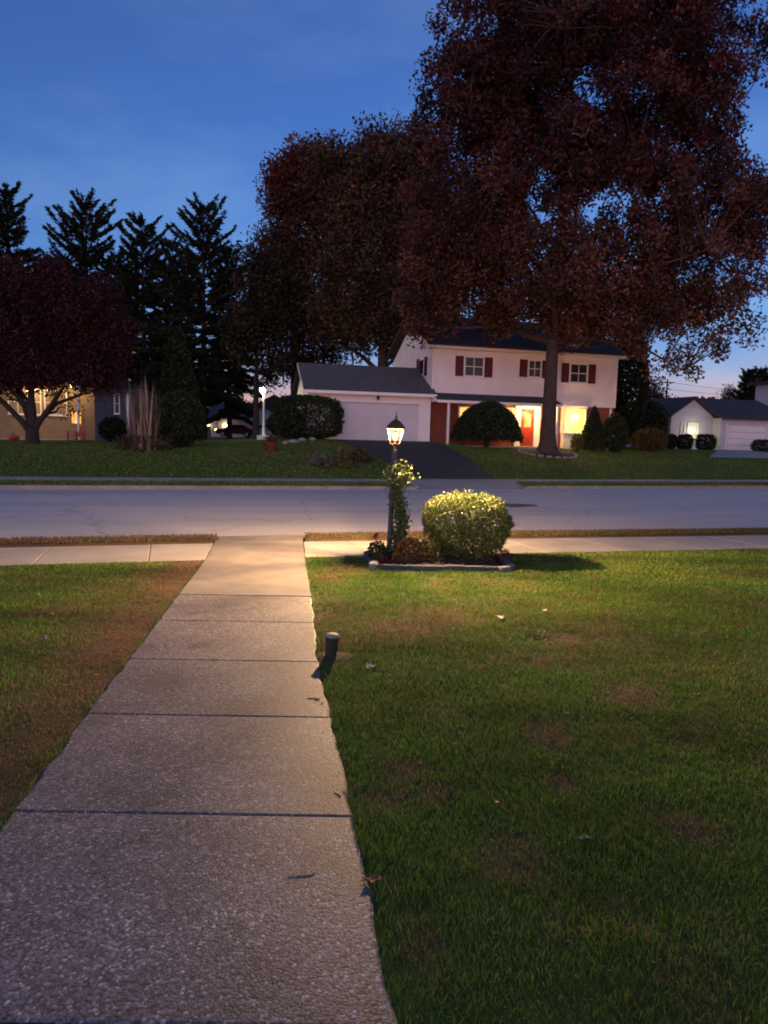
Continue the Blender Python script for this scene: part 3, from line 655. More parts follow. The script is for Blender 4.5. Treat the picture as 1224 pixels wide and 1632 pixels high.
mb = MB(); mb.prism([(-1.4, 2.42), (-1.4, 2.58), (3.0, 4.2), (3.0, 4.05)], xw - .2, gx1 + 1.6); mb.build('roof', 'roof', Rh)
MB().box(rx(1292), rx(1370), 1.5, 5, 2.3, 5.6).build('tall_block', 'pale', Rh)
MB().box(rx(1283), rx(1380), 1.1, 5.5, 5.602, 5.85).build('eaves', 'roof', Rh)
w = window(Rh, rx(1098), rx(1114), 1.0, 2.05, -.005, 'win_green', (1, 1))
window(Rh, rx(1086), rx(1091), 1.2, 2.0, -.005, 'win_green', (1, 1), fr=.05, sill=False)
lamp_light('window_light', (rx(1105), -.5, 1.5), 18, (1, .92, .5), .2, Rh)
quadsheet('driveway_right', W(dv(1150, 735)[0], 34.4), W(dv(1150, 735)[0] + 6, 34.4), loc2w(Ro, RR, gx1 - .3, -1.0), loc2w(Ro, RR, gx0 - .2, -1.0), 'conc2', .06, 8, 14)

# ---- house at the left, behind the maple, with a lit porch
Lo = P(-160, 700, 50); Lo.z = .52
Lh = empty('house', Lo, R(6), 'dim left house behind the maple with brightly lit porch windows', 'house')
def lx(px): return P(px, 690, 50).x - Lo.x
LW = lx(200)
MB().box(0, lx(148), 0, 8, -.5, 4.2).build('porch_wall', 'tan', Lh)
MB().box(lx(148) + .01, LW, -1.2, 8, -.5, 3.3).build('side_wing', 'blue', Lh)
MB().box(LW - .1, LW + .06, -1.24, -1.1, -.5, 3.3).build('corner_board', 'trim', Lh)
MB().prism([(-2.6, 3.95), (-2.6, 4.15), (4, 6.4), (9, 4.2), (9, 3.95)], -.5, lx(150)).build('roof', 'roof', Lh)
MB().prism([(-1.6, 3.302), (-1.6, 3.4), (3, 3.8), (8.4, 3.4), (8.4, 3.302)], lx(150) + .02, LW + .3).build('wing_roof', 'roof', Lh)
for px in (2, 131, -110): MB().box(lx(px) - .07, lx(px) + .07, -2.4, -2.26, -.4, 3.94).build('porch_post', 'trim', Lh)
MB().box(0, lx(147), -2.5, -.01, -.5, -.06).build('porch_floor', 'conc2', Lh)
for a, b in ((8, 34), (38, 56), (64, 96)): window(Lh, lx(a), lx(b), 1.7, 3.35, -.005, 'win_cream', (2, 2))
window(Lh, lx(-80), lx(-40), 1.7, 3.35, -.005, 'win_cream', (2, 2))
d = MB().box(lx(102), lx(122), -.06, -.002, -.05, 2.05).build('door', 'tan', Lh); MB().box(lx(105), lx(119), -.075, -.062, 1.1, 1.9).build('door_light', 'win_orange', d)
window(Lh, lx(180), lx(186), 1.9, 3.2, -1.205, 'win_cream', (1, 2), fr=.06)
for px in (45, 110): MB().lathe([(.04, 0), (.1, .04), (.12, .14), (.07, .2)], 10, (lx(px), -.9, 3.6)).build('porch_lamp', 'fix', Lh)
lamp_light('porch_light', (lx(45), -1.0, 3.4), 100, (1, .66, .3), .12, Lh); lamp_light('porch_light', (lx(112), -1.1, 3.4), 60, (1, .6, .28), .12, Lh)

# ---- far house seen through the gap, with small lights
Fo = P(336, 690, 95); Fo.z = .6
Fh = empty('house', Fo, R(4), 'distant low house with blue-grey roof seen between the trunks', 'house')
fw = px2m(72, 95)
MB().box(0, fw, 0, 8, -1, 2.2).build('wall', 'pale', Fh)
MB().prism([(-.5, 2.1), (-.5, 2.3), (4, 4.4), (8.5, 2.3), (8.5, 2.1)], -.4, fw + .4).build('roof', 'roof', Fh)
for a in (.6, 3.6): window(Fh, a, a + 1.0, .7, 1.7, -.005, 'win_orange', (2, 1))
for x, s in ((-.25, 1), (1.9, 1.6)):
    MB().lathe([(.05 * s, -.1 * s), (.16 * s, -.05 * s), (.18 * s, .06 * s), (.06 * s, .14 * s)], 10, (x, -.25, 1.25)).build('wall_lantern', 'fix', Fh)
Fo2 = P(398, 690, 88); Fo2.z = .6
F2 = empty('house', Fo2, R(4), 'distant pale house front with pink light beside the white lamp post', 'house')
MB().box(0, 6, 0, 6, -1, 3.4).build('wall', 'pale', F2); MB().prism([(-.3, 3.4), (6.3, 3.4), (3, 5.2)], -.3, 6.3, 'y').build('roof', 'roof', F2)
window(F2, .5, 1.4, 1.6, 2.7, -.005, 'win_orange', (1, 2))

# ================================================================== LAMP POST AND PLANTING BED
LB = G(619, 894); LB.z -= .02
lp = empty('lamp_post', LB, R(12), 'dark post lantern with lit amber glass panes in the planting bed', 'lamp')
lp.rotation_euler = (R(0.0), R(1.6), R(12))
LH = 1.71
MB().lathe([(.055, -.1), (.055, .02), (.05, .04), (.048, .2), (.052, .22), (.052, .25), (.04, .27), (.038, LH - .05), (.042, LH - .03), (.042, LH), (.03, LH + .02)], 16).build('post', 'post', lp, True)
MB().tube([(-.16, 0, LH - .28), (.16, 0, LH - .28)], .011, 8).build('ladder_rest', 'brass', lp)
lan = MB().lathe([(.03, LH + .0), (.036, LH + .03), (.024, LH + .06), (.03, LH + .085), (.034, LH + .10), (.028, LH + .105)], 6).build('lantern_base', 'brass', lp)
zb, zt, rb, rt = LH + .105, LH + .33, .082, .135
hexp = lambda r_, z, k: Vector((r_ * math.cos(math.pi / 3 * k + .3), r_ * math.sin(math.pi / 3 * k + .3), z))
for k in range(6):
    MB().tube([hexp(rb, zb - .005, k), hexp(rt, zt + .005, k)], .0055, 6).build('frame_bar', 'brass', lp)
    MB().tube([hexp(rt, zt, k), hexp(rt, zt, k + 1)], .007, 6).build('top_rail', 'brass', lp)
    MB().tube([hexp(rb, zb, k), hexp(rb, zb, k + 1)], .007, 6).build('bottom_rail', 'brass', lp)
    a, b = hexp(rb * .985, zb, k), hexp(rb * .985, zb, k + 1); c, d = hexp(rt * .985, zt, k + 1), hexp(rt * .985, zt, k)
    MB().add([a, b, c, d], [(0, 1, 2, 3)]).build('glass_pane', 'pane', lp)
MB().lathe([(.145, zt + .005), (.15, zt + .015), (.125, zt + .05), (.08, zt + .10), (.05, zt + .125), (.03, zt + .13)], 6).build('lantern_roof', 'brass', lp)
MB().lathe([(.03, zt + .13), (.022, zt + .145), (.012, zt + .155), (.018, zt + .175), (.012, zt + .195), (.006, zt + .21), (.004, zt + .26), (.001, zt + .29)], 10).build('finial', 'brass', lp, True)
MB().lathe([(.012, LH + .1), (.014, LH + .15), (.012, LH + .16)], 10).build('bulb_holder', 'cap', lp)
MB().lathe([(.012, LH + .16), (.026, LH + .18), (.036, LH + .21), (.034, LH + .235), (.02, LH + .255), (.004, LH + .262)], 14).build('bulb', 'bulb', lp, True)
lamp_light('lantern_light', (0, 0, LH + .275), LAMP_W, (1, .60, .28), .022, lp)

# vine climbing the right side of the post
vn = empty('climbing_vine', LB, 0, 'leafy vine climbing the right side of the lamp post', 'vine')
pts = []
for k in range(9):
    t = k / 8; pts.append((.05 + .03 * math.sin(t * 9), -.02 + .04 * math.cos(t * 7), t * (LH - .1)))
MB().tube(pts, [.014] * 5 + [.01] * 4, 6).build('stem', 'bark', vn)
def vinepts(n):
    t = rng.random(n); ht = t * 1.15 - .12
    x = .13 + .045 * np.sin(ht * 5) + rng.normal(0, .058, n); y = rng.normal(-.03, .065, n)
    return np.stack([x, y, .28 + ht], 1)
A = vinepts(1900); B = np.stack([rng.normal(.13, .10, 650), rng.normal(-.05, .11, 650), 1.32 + rng.normal(0, .085, 650)], 1)
leaves('foliage', A, rng.uniform(.035, .07, 1900), colours(1900, [(.09, .15, .04), (.12, .16, .05), (.06, .10, .03)]), 'waxy', vn)
leaves('crown_foliage', B, rng.uniform(.035, .06, 650), colours(650, [(.16, .22, .05), (.2, .24, .07), (.12, .17, .04)]), 'waxy', vn)
for nm in ('foliage', 'crown_foliage'): [tag(o, kind='stuff') for o in vn.children if o.name.startswith(nm)]

# bed: soil mound inside a border of stone blocks
bz = zg(bl.x, bl.y)
mound = MB(); nn = 14; V = []
for i in range(nn + 1):
    for j in range(nn + 1):
        s, t = i / nn, j / nn; p = bl + ex * BWd * s + ey * (.03 + BDp * t); V.append((p.x, p.y, zg(p.x, p.y) + .02 + .07 * math.sin(math.pi * s) ** .5 * math.sin(math.pi * t) ** .5 + random.uniform(-.012, .012)))
mound.add(V, [(i * (nn + 1) + j, (i + 1) * (nn + 1) + j, (i + 1) * (nn + 1) + j + 1, i * (nn + 1) + j + 1) for i in range(nn) for j in range(nn)])
tag(mound.build('bed_soil', 'mulch', None, True), kind='structure')
edg = empty('bed_edging', (bl.x, bl.y, bz), math.atan2(ex.y, ex.x), 'low border of blue-grey stone blocks around the planting bed', 'edging')
xs = [0, .36, .62, .92, 1.22, 1.52, BWd - .16]
for i, (a, b) in enumerate(zip(xs[:-1], xs[1:])):
    MB().box(a + .004, b - .004, -.06, .05, -.05, .082 + random.uniform(-.008, .008)).build('edging_block', 'edging', edg, bevel=.008).rotation_euler = (0, 0, R(random.uniform(-1, 1)))
o = MB().box(-.1, .1, -.06, .05, -.05, .08).build('edging_block', 'edging_pale', edg, bevel=.01); o.location = (BWd - .08, .03, 0); o.rotation_euler = (0, 0, R(28)); o['label'] = 'pale tilted block at the right corner'
for k in range(4):
    o = MB().box(-.13, .13, -.055, .055, -.05, .09).build('edging_block', 'edging' if k else 'edging_pale', edg, bevel=.01); o.location = (-.07 - .02 * k, .13 + k * .27, 0); o.rotation_euler = (0, 0, R(80 + 6 * k))
    o = MB().box(-.13, .13, -.055, .055, -.05, .09).build('edging_block', 'edging', edg, bevel=.01); o.location = (BWd + .05, .2 + k * .27, 0); o.rotation_euler = (0, 0, R(88))

def shrub(name, label, base, a, b, hgt, n, size, pal, mat='leaf', cat='shrub', shape='egg', z0=0.0, rz=0, shoots=0, group=None, fill=.35, w=None, stemr=.03, noise=.18, flatb=0.0, up=.2, taper=0.0):
    """clipped or natural shrub: stems plus a shell of leaves, uneven outline"""
    e = empty(name, base, rz, label, cat, group)
    th = rng.uniform(0, 2 * np.pi, n); q = rng.random(n); ph = np.arccos(1 - 2 * q); rr = (fill + (1 - fill) * rng.random(n)) ** (1 / 2.4)
    x = np.sin(ph) * np.cos(th); y = np.sin(ph) * np.sin(th); z = np.cos(ph)
    if shape == 'box':                              # rounded block: mostly a shell, some leaves inside
        q = rng.uniform(-1, 1, (n * 12, 3)); m4 = (np.abs(q) ** 3.3).sum(1); q = q[(m4 < 1) & ((m4 > .45) | (rng.random(len(q)) < .12))][:n]
        x, y, z = q[:, 0], q[:, 1], q[:, 2]; rr = np.ones(n)
    if shape == 'cone': k = np.clip((1 - (z * .5 + .5)) ** .75 * 1.25 + .03, 0, 1); nr = np.sqrt(x * x + y * y) + 1e-6; x, y = x / nr * k, y / nr * k
    if shape == 'dome': z = np.abs(z) * 2 - 1
    d = np.stack([x * a, y * b, z * hgt / 2], 1); nzv = 1 + noise * (fbm(np.stack([x, y, z], 1) + rng.random() * 20, 2.2) - .5) * 2
    p = d * (rr * nzv)[:, None]; p[:, 2] += hgt / 2 + z0
    if taper: p[:, :2] *= (1 - taper * np.clip(-z + .15, 0, 1))[:, None]
    if flatb: p[:, 2] = np.maximum(p[:, 2], z0 + flatb * rng.random(n))
    cc = colours(n, pal, w)
    f_ = leaves('foliage', p, size * rng.uniform(.7, 1.3, n), cc, mat, e, up=up); tag(f_, kind='stuff')
    mb = MB(); random.seed(n)
    for k in range(5):
        t = random.uniform(0, 6.28); r_ = random.uniform(.2, .6)
        mb.tube([(.02 * math.cos(t), .02 * math.sin(t), -.08), (a * r_ * .4 * math.cos(t), b * r_ * .4 * math.sin(t), z0 + hgt * .3), (a * r_ * math.cos(t), b * r_ * math.sin(t), z0 + hgt * .7)], [stemr, stemr * .7, stemr * .3], 5)
    tag(mb.build('stems', 'bark2', e), kind='stuff')
    if shoots:
        S = []
        for _ in range(shoots):
            t = rng.uniform(0, 6.28); r_ = np.sqrt(rng.random()) * .85
            for k in range(7): S.append((a * r_ * np.cos(t) + rng.normal(0, .01), b * r_ * np.sin(t) + rng.normal(0, .01), z0 + hgt / 2 + hgt / 2 * np.sqrt(max(1 - r_ ** 2, 0)) * .97 + k * .018))
        S = np.array(S); tag(leaves('shoots', S, size * .8, colours(len(S), pal, w), mat, e), kind='stuff')
    return e
WAXY = [(.085, .125, .03), (.12, .155, .04), (.18, .20, .06), (.055, .085, .022)]
bb = G(742, 903)
shrub('clipped_bush', 'rounded clipped evergreen bush lit yellow on top beside the lamp post', Vector((bb.x + .05, bb.y + .48, bb.z)), .68, .54, .95, 23000, .040, WAXY, 'waxy', 'bush', 'box', .06, shoots=34, fill=.45, noise=.22, taper=.2)
b2 = G(655, 902)
shrub('dried_flowers', 'brown dried flower clump at the foot of the lamp post', Vector((b2.x, b2.y + .15, b2.z)), .30, .20, .40, 2000, .045, [(.28, .13, .05), (.20, .09, .04), (.36, .20, .07)], 'leaf', 'plant', 'dome', .0, fill=.3, stemr=.008)
b3 = G(688, 901)
shrub('yellow_lit_plant', 'leafy plant coloured yellow for the lamplight between the dried flowers and the bush', Vector((b3.x - .07, b3.y + .02, b3.z)), .20, .14, .40, 1300, .05, [(.30, .22, .04), (.22, .20, .05), (.10, .12, .03)], 'leaf', 'plant', 'egg', .0, fill=.1, stemr=.008, shoots=6)  # leaf palette carries the lamp's yellow light on this foliage
b4 = G(602, 901)
shrub('green_plant', 'dark green leafy plant left of the lamp post', Vector((b4.x, b4.y + .15, b4.z)), .17, .16, .34, 800, .05, [(.03, .06, .02), (.045, .08, .025), (.07, .09, .03)], 'waxy', 'plant', 'egg', .0, fill=.2, stemr=.007)
fl = empty('red_flower', Vector((b4.x - .03, b4.y + .2, b4.z)), 0, 'tall red flower standing above the dark green plant', 'flower')
MB().tube([(.02, 0, -.03), (0, 0, .2), (-.01, 0, .40)], .006, 6).build('stem', 'leaf' if False else 'pot', fl)
leaves('petals', np.array([(-.01, 0, .40)]) + rng.normal(0, .022, (26, 3)), .05, colours(26, [(.45, .02, .03), (.32, .015, .03)]), 'leaf', fl)
for x, y_, lab in ((606, 903, 'low red blossoms at the bed edge below the lamp post'), (806, 900, 'small russet plant at the right corner of the bed'), (650, 906, 'low tan ground plant along the front edging'), (700, 905, 'low olive ground plant under the left side of the bush'), (742, 907, 'low dark green ground plant under the middle of the bush'), (778, 906, 'low brown ground plant under the right side of the bush')):
    q = G(x, y_); pal = {606: [(.4, .02, .03), (.10, .08, .03)], 806: [(.22, .07, .06), (.12, .05, .04)], 650: [(.20, .12, .05), (.13, .08, .04)], 700: [(.12, .11, .04), (.18, .14, .05)], 742: [(.05, .07, .025), (.08, .08, .03)], 778: [(.12, .07, .035), (.08, .05, .03)]}[x]
    shrub('low_plant', lab, Vector((q.x, q.y + .12, q.z + .03)), .13 if x != 806 else .11, .09, .12 if x != 806 else .2, 260, .032, pal, 'leaf', 'plant', 'dome', fill=.2, stemr=.004)
# dead stalks
ds = G(672, 900); dsk = empty('dry_stalks', Vector((ds.x, ds.y + .3, ds.z)), 0, 'thin dry stalks standing behind the yellow-lit plant', 'stalks')
for k in range(6): MB().tube([(k * .03 - .05, 0, 0), (k * .035 - .06 + random.uniform(-.02, .02), .01, .42 + random.uniform(-.05, .1))], [.004, .002], 5).build('stalk', 'straw', dsk)

# dead path light beside the walk
pb = G(527, 1049)
bo = empty('path_light', Vector((pb.x, pb.y, pb.z)), 0, 'short dark unlit path light with pale worn cap beside the walk', 'path light'); bo.rotation_euler = (R(1), R(3.5), 0); bo.scale = (1.08, 1.08, .86)
MB().lathe([(.042, -.05), (.042, .0), (.043, .05), (.047, .14), (.051, .19), (.051, .2), (.044, .203)], 18).build('body', 'pot', bo, True)
MB().lathe([(.05, .2035), (.054, .206), (.053, .216), (.043, .226), (.02, .231), (.003, .232)], 18).build('cap', 'cap', bo, True)
MB().lathe([(.054, -.03), (.054, .015), (.045, .022)], 18).build('base_ring', 'pot', bo)
sp_ = MB(); V = [(pb.x + .02 + rr * .17 * math.cos(t) * (1 + .15 * math.sin(3 * t)), pb.y + .02 + rr * .15 * math.sin(t), 0) for rr in (1, .5) for t in [k * math.pi / 8 for k in range(16)]]
V = [(x, y, zg(x, y) + (.006 if i < 16 else .022)) for i, (x, y, z) in enumerate(V)]
sp_.add(V, [(i, (i + 1) % 16, 16 + (i + 1) % 16, 16 + i) for i in range(16)] + [tuple(range(16, 32))]); tag(sp_.build('bare_soil', 'soil', None, True), kind='structure')

# fallen leaves: lobed blades that curl
def leafmesh(seed, colr):
    random.seed(seed); n = 14; V = [(0, 0, .012)]
    for k in range(n):
        t = 2 * math.pi * k / n; r_ = (.055 if k % 2 == 0 else .030) * random.uniform(.8, 1.2) * (1.25 if k in (0, 7) else 1)
        V.append((r_ * math.cos(t), r_ * .7 * math.sin(t), .012 + .022 * abs(math.sin(t)) * random.uniform(.3, 1.3)))
    Fc = [(0, 1 + k, 1 + (k + 1) % n) for k in range(n)]
    V += [(x, y, z - .0025) for x, y, z in V]; Fc += [(f[2] + n + 1, f[1] + n + 1, f[0] + n + 1) for f in Fc[:n]] + [(1 + k, 1 + n + 1 + k, 1 + n + 1 + (k + 1) % n, 1 + (k + 1) % n) for k in range(n)]
    me = bpy.data.meshes.new('fallen_leaf'); me.from_pydata(V, [], Fc); me.update(); me.materials.append(colr); return me
lm = {'pale': M('pale_dry_leaf', (.66, .56, .40), (.5, .4, .26), 20, .7), 'rust': M('rust_dry_leaf', (.26, .10, .045), (.17, .065, .03), 20, .7), 'grey': M('grey_dry_leaf', (.30, .24, .19), (.2, .16, .13), 20, .7), 'brown': M('brown_dry_leaf', (.13, .075, .045), (.09, .05, .03), 20, .7)}
lmesh = {k: [leafmesh(i * 7 + j, v) for j in range(2)] for i, (k, v) in enumerate(lm.items())}
LEAF = [(796, 988, 'pale', 1.5, 'pale curled leaf on the lawn in front of the clipped bush'), (868, 976, 'pale', 1.0, 'tan upright leaf on the lawn just right of the pale curled one'),
 (590, 1067, 'pale', 1.2, 'cream leaf lying on the grass right of the path light'), (822, 1076, 'rust', .8, 'small rusty leaf in the middle of the right lawn'),
 (595, 1413, 'rust', 1.1, 'rust-brown leaf on the grass touching the walk edge nearby'), (933, 1344, 'grey', .8, 'grey leaf on the dark lawn right of the brown patch'),
 (86, 982, 'rust', 1.2, 'orange-brown leaf on the left lawn'), (72, 1022, 'grey', .9, 'small pale grey leaf on the left lawn below the orange one'),
 (1176, 1001, 'rust', 1.1, 'rusty leaf far right on the lawn'), (498, 1120, 'brown', 1.1, 'brown crumpled leaf on the right edge of the walk'), (510, 1126, 'rust', .8, 'tan leaf beside the crumpled one on the walk edge'),
 (541, 1268, 'brown', 1.0, 'dark leaf wedged at the walk edge between the near joints'), (855, 1018, 'brown', .9, 'dark brown leaf on the lawn below the tan upright leaf'),
 (505, 1098, 'grey', .6, 'tiny grey leaf at the walk edge above the crumpled leaf'), (440, 979, 'brown', .6, 'dark speck of leaf on the walk near the smooth slab'), (441, 1128, 'brown', .45, 'dark leaf fragment in the middle of the walk'),
 (8, 1003, 'rust', 1.0, 'leaf at the left margin of the left lawn'), (498, 915, 'pale', .6, 'pale crumb of leaf on the grass corner by the smooth slab')]
for i, (x, y_, c, s, lab) in enumerate(LEAF):
    q = G(x, y_); o = bpy.data.objects.new('fallen_leaf', lmesh[c][i % 2]); col.objects.link(o)
    on = xl(q.y) < q.x < xr(q.y)
    o.location = (q.x, q.y, q.z + (.008 if on else .012)); o.rotation_euler = (R(random.uniform(-15, 15)), R(random.uniform(-15, 15)), random.uniform(0, 6)); o.scale = (s * .85, s * .85, s * (.35 if on else .6))
    tag(o, lab, 'leaf', 'fallen leaves')
tw = G(480, 1408); o = MB().tube([(-.05, 0, .0162), (0, .008, .017), (.035, .012, .0165), (.055, .03, .017)], [.0012, .002, .002, .001], 6).build('twig', 'straw'); o.location = tw; tag(o, 'thin dark twig lying on the near walk slab', 'twig')
n = 700; X = rng.uniform(-6, 8, n); Y = rng.uniform(3.0, 11, n); ok = (uvv(X, Y) < 10.7) & ((X < xlv(Y) - .1) | (X > xrv(Y) + .1)) & ~in_bed(X, Y); X, Y = X[ok][:280], Y[ok][:280]
o = leaves('leaf_litter', np.stack([X, Y, zgv(X, Y) + .035], 1), rng.uniform(.02, .05, len(X)), colours(len(X), [(.3, .2, .1), (.2, .1, .05), (.14, .08, .04)]), 'leaf', None, up=3); tag(o, 'tiny scraps of dead leaf scattered over the lawn', 'leaves', kind='stuff')
# dark patch of repaired road
q = G(812, 805); o = MB(); V = [(q.x + .75 * math.cos(t) * (1 + .2 * math.sin(2 * t + 1)), q.y + .5 * math.sin(t) * (1 + .2 * math.sin(3 * t)), 0) for t in [k * math.pi / 12 for k in range(24)]]
def zroad(x, y): return float(np.interp(uv(x, y)[1], [13.6, 19.5, 25.5], [-.57, -.47, -.57]))
o.add([(x, y, zroad(x, y) + .005) for x, y, _ in V], [tuple(range(24))]); pt = o.build('tar_patch', 'tar', street)

# ================================================================== TREES
def lobe_pts(lobes, d, n, depth=.9, noise_s=.33, thr=.62, bias=2.0, seed=0):
    """points through the crown's lobes (pixel centre and radii measured at the trunk's depth), gaps left by noise"""
    ar = np.array([l[2] * l[3] for l in lobes], float); ar /= ar.sum(); out = []
    while sum(len(o) for o in out) < n:
        k = rng.choice(len(lobes), n, p=ar); q = unit(n) * (rng.random(n) ** (1 / bias))[:, None]
        C = np.array([tuple(P(l[0], l[1], d + (l[4] if len(l) > 4 else 0))) for l in lobes])[k]
        rx_ = np.array([px2m(l[2], d) for l in lobes])[k]; rz_ = np.array([px2m(l[3], d) for l in lobes])[k]
        p = C + q * np.stack([rx_, np.minimum(rx_, rz_ * 1.3) * depth, rz_], 1)
        keep = fbm(p + seed * 3.7, noise_s) < thr; out.append(p[keep])
    return np.concatenate(out)[:n]
def broad_tree(name, label, base, tr, lobes, d, ncl, nleaf, lsize, pal, w=None, group=None, bark='bark', flare=1.9, csig=.5, limbs=16, topz=None, thr=.62, depth=.9, first=.22, seed=1, droop=.35, lean=0.0, colfn=None):
    e = empty(name, base, 0, label, 'tree', group); b = np.array(base)
    cl = lobe_pts(lobes, d, ncl, depth, thr=thr, seed=seed) - b
    zt = topz or np.percentile(cl[:, 2], 88); random.seed(seed)
    cx, cy = np.median(cl[:, 0]), np.median(cl[:, 1])
    tp = lambda t: np.array([cx * max(t - .25, 0) ** 1.5 * .8 + .08 * math.sin(t * 9 + seed) * t, cy * max(t - .25, 0) * .5 + .08 * math.cos(t * 7 + seed) * t, t * zt])
    tks = lin(0, 1, 14)
    mb = MB(); V = []
    rads = [tr * (1 - .86 * t) for t in tks]
    mb.tube([(0, 0, -.3), (0, 0, .0), (0, 0, .18), (0, 0, .45), (0.0, 0, .95)] + [tuple(tp(t)) for t in tks[2:]], [tr * flare * 1.15, tr * flare, tr * (1 + (flare - 1) * .5), tr * (1 + (flare - 1) * .2), tr * 1.02] + rads[2:], 14)
    mb.build('trunk', bark, e, True)
    # limbs toward spread-out clusters, then twigs from every cluster to the nearest limb point
    idx = [int(np.argmax(np.linalg.norm(cl, axis=1)))]; dist = np.linalg.norm(cl - cl[idx[0]], axis=1)
    while len(idx) < min(limbs, ncl): j = int(np.argmax(dist)); idx.append(j); dist = np.minimum(dist, np.linalg.norm(cl - cl[j], axis=1))
    br = MB(); nodes_ = [tp(t) for t in tks[4:]]
    for j in idx:
        t = np.clip((cl[j, 2] - .55 * np.hypot(cl[j, 0] - cx * .5, cl[j, 1])) / zt, first, .93); a = tp(t); c = cl[j] * .93 + a * .07
        pl = []
        for s in lin(0, 1, 7):
            q = a * (1 - s) + c * s; q = q + np.array([0, 0, 1]) * math.sin(s * math.pi) * .10 * np.linalg.norm(c - a) + np.array([random.uniform(-1, 1), random.uniform(-1, 1), random.uniform(-1, 1)]) * .12 * (0 < s < 1); pl.append(q)
        r0_ = max(tr * (1 - .86 * t) * .55, .035); br.tube(pl, [r0_ * (1 - .85 * s) for s in lin(0, 1, 7)], 6); nodes_ += pl[1:]
    nd = np.array(nodes_)
    for c in cl:
        k = int(np.argmin(((nd - c) ** 2).sum(1) + np.where(nd[:, 2] > c[2] + .6, 4, 0))); a = nd[k]
        if np.linalg.norm(c - a) > .25: br.tube([a, a * .5 + c * .5 + np.array([random.uniform(-.1, .1), random.uniform(-.1, .1), .12]), c], [.035, .022, .008], 3, False)
    tag(br.build('branches', bark, e), kind='stuff')
    k = rng.integers(0, ncl, nleaf); off = unit(nleaf) * (rng.random(nleaf) ** .42 * csig * 1.95)[:, None] * np.array([1, 1, 1.08]) * (.7 + .6 * rng.random(ncl)[k])[:, None]; p = cl[k] + off; p[:, 2] -= .1 * np.abs(off[:, 0])
    cc = colours(nleaf, pal, w) * (.45 + 1.1 * rng.random(ncl)[k])[:, None] * (.6 + .8 * fbm(cl + seed, .28))[k][:, None]
    if colfn: cc = colfn(p + b, cc)
    tag(leaves('crown', p, lsize * rng.uniform(.7, 1.35, nleaf), cc, 'leaf', e, droop=droop, aspect=.6), kind='stuff')
    return e
RED = [(.095, .036, .036), (.072, .029, .030), (.12, .052, .036), (.058, .030, .028), (.125, .042, .036)]
BRN = [(.085, .055, .030), (.065, .052, .026), (.055, .062, .030), (.10, .048, .028), (.05, .048, .024)]
# big oak on the front lawn
ob = G(872, 723); OD = ob.y
big = [(940, 60, 235, 190), (800, 110, 105, 140), (745, 150, 92, 70), (1100, 130, 120, 190), (900, 330, 190, 170), (1090, 360, 150, 150), (760, 330, 120, 130), (740, 435, 95, 80), (860, 465, 110, 60), (1000, 470, 130, 60),
       (1120, 480, 110, 80), (1080, 545, 75, 50), (1150, 555, 60, 40), (1120, 595, 30, 22), (690, 455, 60, 80), (940, -90, 200, 130), (1190, 330, 60, 90), (820, 505, 60, 26), (930, 512, 60, 24), (870, 410, 85, 95, -2.5), (900, 260, 85, 80, -2.5), (1030, 500, 60, 36, -2), (905, 520, 55, 26), (780, 505, 50, 26), (685, 520, 42, 36), (1000, 525, 60, 26)]
def oakcol(p, c):                                 # leaf colour brighter low in the crown, darker towards the top
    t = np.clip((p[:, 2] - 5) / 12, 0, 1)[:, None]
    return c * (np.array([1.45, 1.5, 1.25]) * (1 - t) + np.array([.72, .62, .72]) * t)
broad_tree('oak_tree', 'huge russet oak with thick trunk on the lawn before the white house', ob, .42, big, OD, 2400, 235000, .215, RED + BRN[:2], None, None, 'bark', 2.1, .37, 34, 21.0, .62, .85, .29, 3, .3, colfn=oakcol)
mr = MB(); n = 26; V = []
for rr, z in ((1.55, .02), (1.5, .07), (.9, .12), (.35, .2)):
    for k in range(n): t = 2 * math.pi * k / n; x, y = ob.x + rr * math.cos(t) * (1 + .04 * math.sin(5 * t)), ob.y + rr * math.sin(t); V.append((x, y, zg(x, y) + z))
mr.add(V, [(i * n + j, i * n + (j + 1) % n, (i + 1) * n + (j + 1) % n, (i + 1) * n + j) for i in range(3) for j in range(n)] + [tuple(range(3 * n, 4 * n))]); tag(mr.build('mulch_ring', 'mulch', None, True), kind='structure')
rs = empty('stone_ring', ob, 0, 'ring of small stones round the mulch under the oak', 'edging')
for k in range(22):
    t = 2 * math.pi * k / 22; x, y = 1.6 * math.cos(t), 1.6 * math.sin(t); o = MB().box(-.16, .16, -.08, .08, -.08, .1).build('ring_stone', 'stone', rs, bevel=.03); o.location = (x, y, zg(ob.x + x, ob.y + y) - ob.z); o.rotation_euler = (0, 0, t + 1.57)
